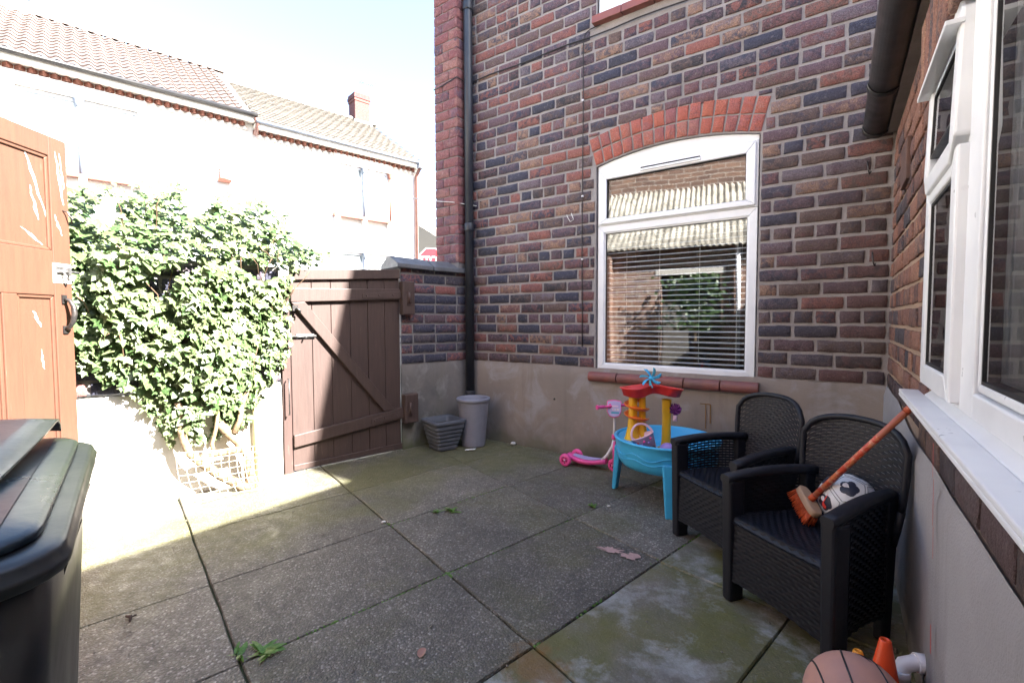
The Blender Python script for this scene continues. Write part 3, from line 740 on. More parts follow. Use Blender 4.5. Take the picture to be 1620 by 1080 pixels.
for c in range(17):
    z = .738 + CRS * c + BH / 2
    if z > 2.14: break
    if c == 0:
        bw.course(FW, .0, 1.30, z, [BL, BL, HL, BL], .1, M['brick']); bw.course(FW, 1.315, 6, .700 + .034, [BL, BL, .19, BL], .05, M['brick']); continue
    if z < 1.86: bw.course(FW, .006, -YW0, z, [HL] if c % 3 == 2 else [BL], (c % 2) * .117 + random.uniform(0, .03), M['brick_tan'])
    else:
        bw.course(FW, .006, 1.33, z, [BL], (c % 2) * .117, M['brick_tan'])
# brick-on-edge lintel standing a little proud over the window
for q in range(34):
    y = 1.37 + q * .0865
    m = FW @ Matrix.Translation((y, -.034 + random.uniform(-.003, .003), 1.975)) @ Matrix.Rotation(pi / 2, 4, 'Y')
    bw.put(m, .222, M['brick_tan'], .074)
bw.finish(300)
lt = MB(); wbox(lt, -1.33, -4.3, 1.868, 2.085, -.026, .02); lt.build('lintel_core', M['mortar_tan'], wing)
# window frame: narrow light with top vent and lower casement, then the wide fixed light
w = MB()
wbox(w, YW0 - .002, -1.50, ZS, ZH, .004, .075)        # left jamb
wbox(w, -1.93, -2.06, ZS, ZH, .004, .075)             # mullion
wbox(w, YW1 + .06, YW1, ZS, ZH, .004, .075)
wbox(w, -1.50, -1.93, ZS, ZS + .05, .004, .075); wbox(w, -2.06, YW1 + .06, ZS, ZS + .055, .004, .075)
wbox(w, -1.50, -1.93, ZH - .05, ZH, .004, .075); wbox(w, -2.06, YW1 + .06, ZH - .05, ZH, .004, .075)
wbox(w, -1.50, -1.93, 1.525, 1.565, .004, .075)
win = w.build('window', M['upvc'], wing, bevel=.004)
def sash_yz(y0, y1, z0, z1, wd, x0, x1, name, bev=.006):
    s = MB(); frame_rect(s, y0, y1, z0, z1, wd, x0, x1)
    # built in x,z with depth y: turn so that x -> -y of the wall and depth -> x
    R = Matrix.Rotation(-pi / 2, 4, 'Z')
    s.v = [tuple(R @ Vector(v)) for v in s.v]
    return s
s = sash_yz(1.468, 1.935, .918, 1.528, .062, -.018, .05, 'sash'); s.build('casement', M['upvc'], win, bevel=.006)
s = sash_yz(1.531, 1.876, .981, 1.465, .007, -.0125, .03, 'g'); s.build('gasket', M['gasket'], win)
vp = bpy.data.objects.new('vent_sash', None)
s = sash_yz(1.468, 1.935, 0, -.285, .056, -.018, .045, 'v')
s.v = [(x, y, z) for x, y, z in s.v]
RV = Matrix.Translation((0, 0, 1.835)) @ Matrix.Rotation(radians(1.6), 4, 'Y')
s.v = [tuple(RV @ Vector(v)) for v in s.v]; s.build('vent_sash', M['upvc'], win, bevel=.006)
s = sash_yz(1.525, 1.878, -.057, -.228, .007, -.0125, .03, 'g'); s.v = [tuple(RV @ Vector(v)) for v in s.v]; s.build('gasket', M['gasket'], win)
hd = MB(); wbox(hd, -1.462, -1.94, 1.800, 1.812, -.048, -.012); hd.build('drip_hood', M['upvc'], win, bevel=.002)
s = sash_yz(2.066, 4.13, .965, 1.79, .018, .010, .05, 'bead'); s.build('glazing_bead', M['upvc'], win, bevel=.004)
s = sash_yz(2.084, 4.11, .983, 1.772, .007, .0125, .04, 'g'); s.build('gasket', M['gasket'], win)
def pane_y(y0, y1, z0, z1, x, mtx=None):
    p = MB(); wbox(p, y0, y1, z0, z1, x, x + .016)
    if mtx is not None: p.v = [tuple(mtx @ Vector(v)) for v in p.v]
    p.build('pane', M['glass'], win)
pane_y(-1.53, -1.876, .98, 1.466, -.009); pane_y(-2.08, -4.12, .98, 1.775, .016); pane_y(-1.526, -1.877, -.228, -.058, -.009, RV)
sb = MB()
wbox(sb, -1.296, -4.3, .862, .874, -.054, .0); wbox(sb, -1.296, -4.3, .850, .862, -.054, -.046)
sb.hexa([(0, -1.43, .862), (0, -4.2, .862), (.03, -4.2, .862), (.03, -1.43, .862)], [(0, -1.43, .8765), (0, -4.2, .8765), (.03, -4.2, .903), (.03, -1.43, .903)])
sb.build('window_sill', M['upvc'], wing, bevel=.003)
# blind and room behind the wing window
sl = MB(); tilt = radians(35)
sl.grid(lambda u, v: ((v - .5) * .05 * cos(tilt), (u - .5) * 2.02, (v - .5) * .05 * sin(tilt)), 1, 2)
me = sl.mesh('slat'); me.materials.append(M['blind']); z = 1.0
while z < 1.77:
    inst('slat', me, win, (.14, -3.1, z), (0, random.uniform(-.04, .04), 0)); z += .046
for y in (-2.14, -2.5, -2.9, -3.5):
    c = MB(); c.tube([(.112, y, 1.78), (.112, y, .98)], .012, 6, flat=.15); c.build('ladder_tape', M['cord'], win)
r = MB(); r.box(.26, 3.0, -5.5, -.2, .02, 2.1); ro = r.build('room_lining', M['room'], wing, fix=False); ro.data.flip_normals()
bm = bmesh.new(); bm.from_mesh(ro.data)
for f in list(bm.faces):
    if all(abs(v.co.x - .26) < 1e-4 for v in f.verts): bm.faces.remove(f)
bm.to_mesh(ro.data); bm.free()
rv = MB()
for y0, y1 in ((-1.42, -1.46),): wbox(rv, y0, y1, .86, 1.86, .075, .26)
rv.build('reveal', M['upvc'], wing)
# roof (its ridge throws the long shadow across the yard)
R_ = [(-.02, 2.235), (1.5, 3.75), (3.1, 2.235)]
rr = MB(); vs = [(x, y, z) for y in (0.0, -7.0) for x, z in R_]
rr.add(vs, [(0, 1, 4, 3), (1, 2, 5, 4), (0, 2, 1), (3, 4, 5)]); rr.build('roof', M['roof_red'], wing)
bk = MB(); wbox(bk, 0, -7, 0, 2.23, 3.0, 3.1); wbox(bk, -6.9, -7, 0, 2.23, .25, 3.0); bk.build('rear_wall', M['far_brick'], wing)
fa = MB(); wbox(fa, -.01, -6, 2.165, 2.235, -.035, .02); fa.build('fascia', M['mortar_dark'], wing)
gt = MB(); gx, gz, gr = -.083, 2.222, .062
def gut(u, v):
    a = pi + pi * v; return (gx + gr * cos(a), -.006 - 6 * u, gz + gr * 1.05 * sin(a))
gt.grid(gut, 2, 16); gut_o = gt.build('gutter', M['black_plastic'], wing, solid=.004, fix=False)
for y in (-.05, -.62, -1.5, -2.4):
    c = MB(); c.grid(lambda u, v: (gx + (gr + .006) * cos(pi + pi * v), y - .035 + .07 * u if y != -.05 else -.004 - .05 * u, gz + (gr * 1.05 + .006) * sin(pi + pi * v)), 1, 16)
    c.build('gutter_bracket', M['black_plastic'], gut_o, solid=.004, fix=False)
c = MB(); c.lathe([(0, 0), (gr + .004, 0), (gr + .004, .012), (0, .012)], 20, Matrix.Translation((gx, -.016, gz)) @ Matrix.Rotation(pi / 2, 4, 'X') , a0=pi, a1=2 * pi); c.build('stop_end', M['black_plastic'], gut_o)
ab = MB(); wbox(ab, -.56, -.80, 1.72, 1.90, -.014, .004)
ab.build('air_brick', simple('air_brick_rust', (.07, .04, .035), (.11, .055, .04), 12, .7, .4), wing, bevel=.003)
for (ya, yb, za, zb) in ((-1.79, -1.786, .70, .79), (-1.815, -1.811, .58, .70), (-1.835, -1.832, .50, .58), (-1.86, -1.85, .26, .33)):
    dr = MB(); dr.add([(-.0200, ya, zb), (-.0200, yb + .003, zb), (-.0200, yb - .009, za), (-.0200, ya - .012, za)], [(0, 1, 2, 3)]); dr.build('paint_drip', M['red_drip'], wing)
wp = MB(); wp.tube([(.0, -1.70, .135), (-.03, -1.71, .135), (-.055, -1.72, .125), (-.066, -1.727, .10), (-.068, -1.73, .07), (-.07, -1.735, -.02)], .021, 14)
wp.tube([(-.066, -1.727, .085), (-.066, -1.727, .112)], .026, 14); wp.tube([(-.004, -1.70, .135), (-.03, -1.71, .135)], .026, 14)
wp.build('waste_pipe', M['p_white'], wing)

# ================================================================== YARD WALL
yw = thing('yard_wall', 'low dark brick yard wall with blue coping beside the gate', 'wall', tuple(P0), WZ)
bpy.context.view_layer.update()
# local: x along the wall (s), face towards the yard at local y=0 with outside at +y
core = MB(); core.box(.004, .73, .009, .22, .72, 1.60); core.box(-3.4, -.965, .009, .215, .70, 1.5); core.build('mortar_wall', M['mortar_dark'], yw)
rn = MB()
def yr(u, v): s_ = .0 + .735 * u; z = -.03 + .765 * v; return (s_, -.004 + .006 * noise.noise(Vector((s_ * 4, 1, z * 4))) + (.012 if v > .99 else 0), z)
rn.grid(yr, 16, 14); rn.box(.0, .73, .012, .22, -.03, .733); rn.build('cement_plinth', M['render_yard'], yw, fix=False)
rn = MB()
def yr2(u, v): s_ = -3.5 + 2.53 * u; z = -.03 + .70 * v; return (s_, -.008 + .006 * noise.noise(Vector((s_ * 3, 1, z * 3))) + (.014 if v > .99 else 0), z)
rn.grid(yr2, 50, 12); rn.box(-3.5, -.97, .01, .21, -.03, .672); rn.build('painted_plinth', M['render_white'], yw, fix=False)
by = Bricklayer(yw)
for c in range(11):
    z = .745 + CRS * .99 * c + BH / 2
    if z > 1.61: break
    by.course(F0, .006, .70, z, [HL, BL, BL, BL] if c % 2 else [BL], 0 if c % 2 else (.0 if c % 4 == 0 else .11), M['brick_yard'])
for c in range(10):
    z = .69 + CRS * c + BH / 2
    if z > 1.5: break
    by.course(F0, -3.4, -.975, z, [BL], .117 * (c % 2), M['brick_yard'])
by.finish(260)
for s0, s1 in ((-.05, .305), (.315, .655)):
    c = MB(); poly = [(-.045, 1.565), (-.045, 1.60), (.085, 1.672), (.11, 1.676), (.135, 1.672), (.26, 1.60), (.26, 1.565)]
    n = len(poly); vs = [(s, y, z - .008 * (s > .3)) for s in (s0, s1) for y, z in poly]
    c.add(vs, [tuple(range(n)), tuple(range(n, 2 * n))] + [(i, (i + 1) % n, (i + 1) % n + n, i + n) for i in range(n)]); c.build('coping_stone', M['coping'], yw, bevel=.006)
c = MB(); c.hexa([(.657, -.04, 1.56), (.73, -.03, 1.58), (.73, .25, 1.58), (.657, .25, 1.56)], [(.657, .05, 1.66), (.73, .03, 1.72), (.73, .2, 1.72), (.657, .17, 1.66)]); c.build('mortar_fillet', M['mortar'], yw, bevel=.01)
for x0, x1, z0, z1 in ((-.02, .096, 1.165, 1.448), (-.012, .12, .238, .488)):
    c = MB(); c.box(x0, x1, -.075, -.005, z0, z1); c.build('hinge_block', M['gate_wood'], yw, bevel=.008)
    c = MB(); c.tube([(.035, -.085, (z0 + z1) / 2 - .04), (.035, -.085, (z0 + z1) / 2 + .05)], .011, 10); c.box(.02, .06, -.082, -.074, (z0 + z1) / 2 - .06, (z0 + z1) / 2 + .06); c.build('hinge_pin', M['post_wood'], yw)
jm = MB(); jm.box(-.962, -.902, -.012, .10, -.02, 1.44); jm.build('gate_jamb', M['post_wood'], yw, bevel=.006)
jm = MB(); jm.tube([(-.932, -.035, .44), (-.932, -.055, .44), (-.932, -.055, .70), (-.932, -.035, .70)], .005, 6); jm.build('jamb_staple', M['black_iron'], yw)

# ================================================================== GATE
gate = thing('wooden_gate', 'brown ledged and braced wooden gate half in shadow', 'gate', tuple(P0), WZ)
def gtop(x): return 1.485 + (x + .897) * .068
xb = [-.897, -.742, -.598, -.447, -.300, -.152, -.012]
for a, b in zip(xb, xb[1:]):
    c = MB(); a += .0018; b -= .0018; yy = random.uniform(-.002, .002)
    c.hexa([(a, .0 + yy, .012), (b, .0 + yy, .012), (b, .022, .012), (a, .022, .012)], [(a, .0 + yy, gtop(a) - .01), (b, .0 + yy, gtop(b) - .01), (b, .022, gtop(b) - .01), (a, .022, gtop(a) - .01)])
    if b < -.05: c.box(b - .001, b + .008, .008 + yy, .016 + yy, .02, gtop(a) - .015)
    c.build('board', M['gate_wood'], gate, bevel=.003)
def slant(name, xa, xc, zl0, zl1, zr0, zr1, y0, y1, par=gate, mat='gate_wood', bev=.004):
    c = MB(); c.hexa([(xa, y0, zl0), (xc, y0, zr0), (xc, y1, zr0), (xa, y1, zl0)], [(xa, y0, zl1), (xc, y0, zr1), (xc, y1, zr1), (xa, y1, zl1)]); return c.build(name, M[mat], par, bevel=bev)
slant('cap_board', -.90, -.018, 1.412, 1.487, 1.470, 1.548, -.026, -.004)
slant('ledge', -.898, -.02, 1.253, 1.352, 1.295, 1.382, -.034, -.004)
slant('ledge', -.897, .0, .190, .280, .283, .376, -.034, -.004)
slant('bottom_rail', -.897, -.01, .012, .055, .012, .065, -.012, -.003)
c = MB(); c.hexa([(-.80, -.032, 1.257), (-.895, -.032, 1.250), (-.895, -.004, 1.250), (-.80, -.004, 1.257)], [(-.09, -.032, .372), (-.18, -.032, .362), (-.18, -.004, .362), (-.09, -.004, .372)]); c.build('brace', M['gate_wood'], gate, bevel=.004)
for za, xl in ((1.335, -.36), (.325, -.30)):
    sl_ = .06 if za > 1 else .10
    c = MB(); c.hexa([(xl, -.040, za - .018 + sl_ * xl), (.02, -.040, za - .03), (.02, -.0345, za - .03), (xl, -.0345, za - .018 + sl_ * xl)], [(xl, -.040, za + .018 + sl_ * xl), (.02, -.040, za + .03), (.02, -.0345, za + .03), (xl, -.0345, za + .018 + sl_ * xl)])
    hg = c.build('strap_hinge', M['gate_wood'], gate, bevel=.002)
    c = MB(); c.tube([(.018, -.044, za - .04), (.018, -.044, za + .04)], .012, 10); c.build('hinge_knuckle', M['gate_wood'], hg)
    for q in (.25, .6, .9):
        c = MB(); c.lathe([(0, .006), (.006, .004), (.008, 0)], 8, Matrix.Translation((xl * q, -.040, za + sl_ * xl * q)) @ Matrix.Rotation(pi / 2, 4, 'X')); c.build('bolt_head', M['post_wood'], hg)
c = MB(); c.box(-.86, -.73, -.008, -.001, .985, 1.02); c.tube([(-.93, -.016, 1.003), (-.72, -.016, 1.003)], .008, 8); c.tube([(-.80, -.018, 1.003), (-.80, -.045, .996)], .006, 8); c.build('latch_bolt', M['iron'], gate)
c = MB(); c.box(-.89, -.85, -.042, -.034, 1.19, 1.23); c.tube([(-.87, -.05, 1.21), (-.84, -.055, 1.19), (-.845, -.05, 1.17)], .007, 8); c.build('catch', M['black_iron'], gate)

# ================================================================== IVY
ivy = thing('ivy_plant', 'sunlit green ivy climbing over the yard wall beside the brown door', 'plant', tuple(P0), WZ)
bpy.context.view_layer.update()
def leaf_geo(kind=0):
    o = [(0, -.02), (.22, -.12), (.48, -.02), (.34, .2), (.52, .46), (.22, .48), (0, .92), (-.22, .48), (-.52, .46), (-.34, .2), (-.48, -.02), (-.22, -.12)]
    if kind == 1: o = [(0, -.03), (.3, -.1), (.46, .1), (.36, .36), (.2, .62), (0, .88), (-.2, .62), (-.36, .36), (-.46, .1), (-.3, -.1)]
    if kind == 2: o = [(0, .02), (.26, -.16), (.55, -.12), (.3, .16), (.44, .52), (.14, .45), (0, 1.0), (-.14, .45), (-.44, .52), (-.3, .16), (-.55, -.12), (-.26, -.16)]
    vs = [(0, .25, .06)] + [(x, y, .06 - .35 * abs(x) * abs(x) - .16 * max(0, y - .4) ** 2 + random.uniform(-.02, .02)) for x, y in o]
    n = len(o); fs = [(0, 1 + i, 1 + (i + 1) % n) for i in range(n)]
    return vs, fs
LG = [leaf_geo(k % 3) for k in range(6)]
LM = []
for gq in LG:
    me = bpy.data.meshes.new('leaf'); me.from_pydata(gq[0], [], gq[1]); me.polygons.foreach_set('use_smooth', [True] * len(gq[1])); me.materials.append(M['ivy']); LM.append(me)
OUT = [(-3.2, 1.85), (-2.6, 1.92), (-2.1, 1.86), (-1.95, 1.93), (-1.8, 1.90), (-1.62, 2.01), (-1.5, 2.03), (-1.36, 1.94), (-1.2, 1.98), (-1.05, 1.99), (-.93, 1.92), (-.82, 1.80), (-.7, 1.73), (-.58, 1.66), (-.62, 1.56), (-.80, 1.50), (-.905, 1.44), (-.915, 1.1), (-.92, .86), (-1.0, .74), (-1.06, .62), (-1.17, .50), (-1.2, .42), (-1.32, .36), (-1.5, .33), (-1.64, .36), (-1.72, .56), (-1.84, .70), (-1.98, .80), (-2.1, .93), (-3.2, .9)]
def inside(x, z):
    c = False; n = len(OUT); j = n - 1
    for i in range(n):
        (xi, zi), (xj, zj) = OUT[i], OUT[j]
        if (zi > z) != (zj > z) and x < (xj - xi) * (z - zi) / (zj - zi) + xi: c = not c
        j = i
    return c
def edge_d(x, z):
    best = 9
    for i in range(len(OUT)):
        ax, az = OUT[i]; bx, bz = OUT[(i + 1) % len(OUT)]; dx, dz = bx - ax, bz - az
        t = max(0, min(1, ((x - ax) * dx + (z - az) * dz) / (dx * dx + dz * dz))); best = min(best, math.hypot(x - ax - dx * t, z - az - dz * t))
    return best
leaves = []
tries = 0
while len(leaves) < 8600 and tries < 90000:
    tries += 1
    x = random.uniform(-3.0, -.55); z = random.uniform(.33, 2.05)
    if not inside(x, z): continue
    if x < -2.35 and random.random() < .6: continue
    e = edge_d(x, z)
    clump = noise.noise(Vector((x * 3.1, 5, z * 3.1)))
    if e < .08 and random.random() < .35: continue
    if noise.noise(Vector((x * 4.5, 2, z * 4.5))) < -.33: continue
    dep = min(.30, .07 + .42 * min(e, .4) ) * (1 + .55 * clump)
    dep = max(.04, dep)
    if x < -1.95: dep = min(dep, .12)
    top = z > 1.5
    if top: y = -random.uniform(-.25, dep)
    else: y = -random.uniform(max(.0, dep - .12), dep) if random.random() < .75 else -random.uniform(.01, dep)
    nrm = Vector((random.gauss(0, .45) + .25, -1 + random.gauss(0, .25), .55 + random.gauss(0, .4) + (.5 if top else 0))).normalized()
    down = Vector((random.gauss(0, .55), -.15, -1))
    tip = (down - nrm * down.dot(nrm)).normalized()
    sx = tip.cross(nrm).normalized()
    size = random.choice((random.uniform(.025, .045), random.uniform(.035, .06), random.uniform(.05, .08))) * (1 + .15 * clump) * (.75 if e < .06 else 1)
    m = Matrix((( sx.x, tip.x, nrm.x, x), (sx.y, tip.y, nrm.y, y), (sx.z, tip.z, nrm.z, z), (0, 0, 0, 1))) @ Matrix.Diagonal((size, size, size, 1))
    leaves.append((m, y, size, x))
leaves.sort(key=lambda l: l[1] - l[2] * 2 + (5 if l[3] < -2.05 else 0))
rest = MB()
for i, (m, y, sz, x) in enumerate(leaves):
    k = random.randrange(6)
    if i < 300:
        o = bpy.data.objects.new('leaf', LM[k]); COL.objects.link(o); o.parent = ivy; o.matrix_local = m
    else: rest.add(LG[k][0], LG[k][1], True, m)
rest.build('foliage', M['ivy'], ivy, kind='stuff', fix=False)
def wig(a, b, n, amp, seed):
    rg = random.Random(seed); a, b = Vector(a), Vector(b); out = []
    for k in range(n + 1):
        t = k / n; p = a.lerp(b, t)
        if 0 < k < n: p += Vector((rg.uniform(-amp, amp), rg.uniform(-amp * .5, amp * .5), rg.uniform(-amp, amp)))
        out.append(p)
    return out
for pts, r0, r1 in ((wig((-1.20, -.13, -.02), (-1.22, -.13, .22), 3, .012, 1) + wig((-1.25, -.12, .27), (-1.38, -.10, .46), 3, .015, 2), .036, .026),
                    (wig((-1.22, -.15, -.01), (-1.50, -.15, .24), 5, .012, 3) + wig((-1.55, -.14, .30), (-1.60, -.12, .62), 4, .02, 4), .034, .018),
                    (wig((-1.27, -.13, .27), (-1.52, -.14, .25), 4, .012, 5), .024, .018),
                    (wig((-1.30, -.12, .38), (-1.18, -.08, .72), 4, .02, 6), .020, .012),
                    (wig((-1.42, -.14, .26), (-1.40, -.10, .62), 4, .02, 8), .014, .010)):
    n = len(pts); t = MB(); t.tube(pts, [r0 + (r1 - r0) * k / (n - 1) for k in range(n)], 9); t.build('stem', M['bark'], ivy)
tw = MB()
for k in range(46):
    x = random.uniform(-2.0, -.95); z = random.uniform(.45, 1.7)
    if not inside(x, z): continue
    tw.tube(wig((x, -.05, z), (x + random.uniform(-.15, .15), -.2 if inside(x, z - .1) else -.08, z + random.uniform(.1, .35)), 4, .02, 50 + k), .003, 4)
tw.build('twig', M['twig_brown'], ivy, kind='stuff')
pole = MB(); pole.tube([tuple(wall_pt(-1.155, .035, 0)), tuple(wall_pt(-1.15, .03, 1.0))], .017, 12)
tag(pole.build('garden_pole', M['pole']), 'thin yellowed pole standing at the foot of the ivy', 'pole')
net = MB()
def netp(u, v):   # a slack sheet of garden netting leaning off the wall
    s_ = -1.62 + .52 * u + .05 * v * (1 - u); z = .30 * (1 - v) + .02 - .05 * u * (1 - v)
    return wall_pt(s_ - .02 * sin(3 * v), .16 + .10 * v + .02 * sin(5 * u + 2 * v), max(.004, z))
for a in range(12): net.tube([netp(a / 11, k / 8) for k in range(9)], .0018, 4)
for b in range(8): net.tube([netp(k / 12, b / 7) for k in range(13)], .0018, 4)
tag(net.build('garden_netting', M['wire']), 'torn square mesh netting leaning against the stem under the ivy', 'netting')

# ================================================================== OUTHOUSE AND DOOR
FA = Vector((-.578, .816, 0)); fwd2 = Vector((cos(radians(126.8)), sin(radians(126.8)), 0))
edge = Vector((-3.568, -2.763, 0)); DW = .64
hinge = edge - fwd2 * DW
door = thing('panelled_door', 'scuffed brown panelled door standing open in the sun at far left', 'door', tuple(hinge), atan2(fwd2.y, fwd2.x))
# local: x from hinge to free edge, face towards the yard at local y = 0 minus
DB, DT = .06, 2.05
dm = MB(); T = .022
st_ = [(0, .098), (DW - .098, DW)]
for a, b in st_: dm.box(a, b, -T, T, DB, DT)
for z0, z1 in ((DB, .30), (1.25, 1.475), (DT - .10, DT)): dm.box(.098, DW - .098, -T, T, z0, z1)
dm.box(DW / 2 - .035, DW / 2 + .035, -T, T, .30, 1.25)
dl = dm.build('door_leaf', M['door_wood'], door, bevel=.004)
for x0, x1, z0, z1 in ((.098, DW / 2 - .035, .30, 1.25), (DW / 2 + .035, DW - .098, .30, 1.25), (.098, DW - .098, 1.475, DT - .10)):
    p = MB(); p.box(x0, x1, -.007, .007, z0, z1); p.build('panel', M['door_wood'], door)
    fr = MB(); frame_rect(fr, x0, x1, z0, z1, .016, -.016, -.006); fr.build('moulding', M['door_wood'], door, bevel=.004)
# torn paint flakes
def flake(poly, y):
    f = MB(); f.add([(x, y, z) for x, z in poly], [tuple(range(len(poly)))]); f.build('bare_patch', M['white_stone'], door)
fr_ = random.Random(21)
def streak(x0, z0, x1, z1, w, y, n=9):
    up_, dn_ = [], []
    for k in range(n):
        t_ = k / (n - 1); x = x0 + (x1 - x0) * t_ + fr_.uniform(-.004, .004); z = z0 + (z1 - z0) * t_; q = w * (.35 + fr_.random()) * sin(pi * (.08 + .84 * t_))
        up_.append((x + q, z + q * .4)); dn_.append((x - q, z - q * .4))
    flake(up_ + dn_[::-1], y)
streak(.44, 1.93, .53, 1.64, .008, -.0085); streak(.45, 1.78, .49, 1.62, .007, -.0085); streak(.40, 1.57, .50, 1.50, .006, -.0085)
streak(.575, 1.98, .61, 1.72, .007, -.0235); streak(.60, 1.98, .615, 1.80, .004, -.0235); streak(.555, 1.66, .595, 1.56, .006, -.0235); streak(.44, 1.17, .475, 1.09, .006, -.0085)
streak(.47, .98, .48, .88, .004, -.0085); streak(.60, 1.40, .605, 1.30, .003, -.0235)
bp = MB(); bp.box(.535, .636, -.0245, -.022, 1.315, 1.415); bp.build('bare_patch', M['white_stone'], door)
bo = MB(); bo.box(.545, .63, -.028, -.0245, 1.362, 1.40); bo.tube([(.55, -.036, 1.375), (.665, -.036, 1.375)], .0075, 8); bo.tube([(.575, -.036, 1.375), (.577, -.055, 1.345), (.587, -.055, 1.33), (.597, -.045, 1.335)], .005, 8); bo.box(.60, .615, -.045, -.0245, 1.358, 1.396)
bo.build('bolt', M['iron'], door)
hd = MB(); HZ = 1.155
hd.box(.575, .60, -.03, -.022, HZ + .055, HZ + .10); hd.box(.575, .60, -.03, -.022, HZ - .10, HZ - .06)
hd.tube([(.587, -.03, HZ + .078), (.587, -.055, HZ + .07), (.59, -.07, HZ + .04), (.59, -.073, HZ), (.587, -.066, HZ - .04), (.585, -.052, HZ - .065), (.585, -.028, HZ - .08)], [.009, .010, .012, .013, .012, .010, .008], 10)
hd.build('handle', M['black_iron'], door)
hk = MB(); hk.tube([(.605, -.022, 1.69), (.612, -.04, 1.685), (.622, -.05, 1.65), (.635, -.04, 1.63), (.645, -.03, 1.65)], .004, 6); hk.build('wire_hook', M['black_iron'], door)

oh = thing('outhouse', 'brick outhouse with corrugated roof seen only as a reflection in the window', 'outhouse', (0, -4.32, 0), WZ - pi / 2)
w = MB(); w.box(-4.3, -2.62, -.2, 0, 0, 2.2); w.box(-1.75, 1.6, -.2, 0, 0, 2.2); w.box(-2.62, -1.75, -.2, 0, 1.93, 2.2); w.box(-3.50, -3.34, 0, .33, 0, 2.1)
w.box(-4.3, -4.1, -1.2, -.2, 0, 2.2); w.box(1.4, 1.6, -1.2, -.2, 0, 2.2)
w.build('wall', M['lit_brick'], oh)
li = MB(); li.box(-2.7, -1.68, -.03, .012, 1.80, 1.90); li.build('lintel', M['white_stone'], oh, bevel=.005)
dk = MB(); dk.box(-2.6, -1.77, -1.2, -.21, 0, 1.95); dk.build('inner_room', M['room'], oh)
dpp = MB(); dpp.tube([(-1.52, .06, 0), (-1.52, .06, 2.25)], .035, 12); dpp.build('downpipe', M['p_white'], oh)
co = MB()
co.grid(lambda u, v: (-4.7 + 6.5 * u, .16 - 1.45 * v, 2.20 + 1.20 * v + .018 * sin(2 * pi * 6.5 * u / .088)), 620, 3)
co.build('corrugated_roof', M['corrugated'], oh, solid=.006, fix=False)
rw = thing('rear_house', 'tall brick house behind the camera seen only in reflections', 'house', (0, -5.75, 0), WZ - pi / 2)
b = MB(); b.box(-5, 3, -4, 0, 0, 5.6); b.build('wall', M['lit_brick'], rw)
rr = MB(); rr.prism([(-5.2, 5.6), (3.2, 5.6), (3.2, 5.75), (-5.2, 5.75)], -4.2, .2); rr.build('roof', M['roof_grey'], rw)
bu = thing('garden_bush', 'small leafy bush against the outhouse seen as a reflection', 'bush', (-2.02, -3.74, 0))
bmb = MB()
for k in range(700):
    p = Vector((random.gauss(0, .2), random.uniform(0, .3), random.uniform(.95, 1.75)))
    q = Vector((random.gauss(0, 1), 1, random.gauss(.4, .6))).normalized().to_track_quat('Z', 'Y').to_matrix().to_4x4()
    bmb.add(LG[k % 6][0], LG[k % 6][1], True, Matrix.Translation(p) @ q @ Matrix.Scale(.06, 4))
bmb.build('foliage', M['bush'], bu, kind='stuff', fix=False)
bs = MB(); bs.tube([(0, .12, 0), (.03, .12, .6), (0, .14, 1.3)], [.03, .025, .01], 8); bs.build('stem', M['bark'], bu)

# ================================================================== WHEELIE BIN
u_ = Vector((-.963, .269, 0)); bin_ = thing('wheelie_bin', 'black wheelie bin with dark green lid in the left foreground', 'bin', (-.69, -3.357, 0), atan2(u_.y, u_.x))
# local: +x away from the camera along its right side, +y to the left (away from the patio)
BW, BD, BZ = .48, .56, .94
bd = MB()
def ringb(ins, z, n=5, r=.05):
    x0, x1, y0, y1 = ins, BW - ins, ins, BD - ins; pts = []
    for cx, cy, a in ((x1 - r, y0 + r, -pi / 2), (x1 - r, y1 - r, 0), (x0 + r, y1 - r, pi / 2), (x0 + r, y0 + r, pi)):
        for k in range(n + 1): t = a + pi / 2 * k / n; pts.append((cx + r * cos(t), cy + r * sin(t), z))
    return pts
def loft(mb, rings, cap0=True, cap1=True, smooth=True):
    o = len(mb.v); n = len(rings[0])
    for r in rings: mb.v += [tuple(p) for p in r]
    for i in range(len(rings) - 1):
        for j in range(n): mb.face((o + i * n + j, o + i * n + (j + 1) % n, o + (i + 1) * n + (j + 1) % n, o + (i + 1) * n + j), smooth)
    if cap0: mb.face([o + j for j in reversed(range(n))])
    if cap1: mb.face([o + (len(rings) - 1) * n + j for j in range(n)])
loft(bd, [ringb(.062, .03), ringb(.055, .08), ringb(.016, .80), ringb(.010, .92)])
bd.build('body', M['bin_body'], bin_)
rm = MB(); loft(rm, [ringb(.004, .914), ringb(-.001, .916), ringb(-.004, .926), ringb(-.001, .930), ringb(.0, .936), ringb(.005, .9395), ringb(.03, .940)]); rm.build('rim', M['bin_body'], bin_, bevel=.002)
for y in (.11, .24, .37):
    rb = MB(); rb.hexa([(.02, y, .80), (.02, y + .012, .80), (.05, y + .012, .80), (.05, y, .80)], [(-.002, y, .913), (-.002, y + .012, .913), (.05, y + .012, .913), (.05, y, .913)]); rb.build('rim_gusset', M['bin_body'], bin_)
for x in (.16, .30, .43):
    rb = MB(); rb.hexa([(x, .022, .83), (x + .008, .022, .83), (x + .008, .05, .83), (x, .05, .83)], [(x, -.002, .913), (x + .008, -.002, .913), (x + .008, .05, .913), (x, .05, .913)]); rb.build('rim_gusset', M['bin_body'], bin_)
ld = MB(); loft(ld, [ringb(.016, .9405), ringb(.015, .947), ringb(.020, .951), ringb(.05, .954)]); ld.build('lid', M['bin_lid'], bin_, bevel=.0015)
fl = MB()
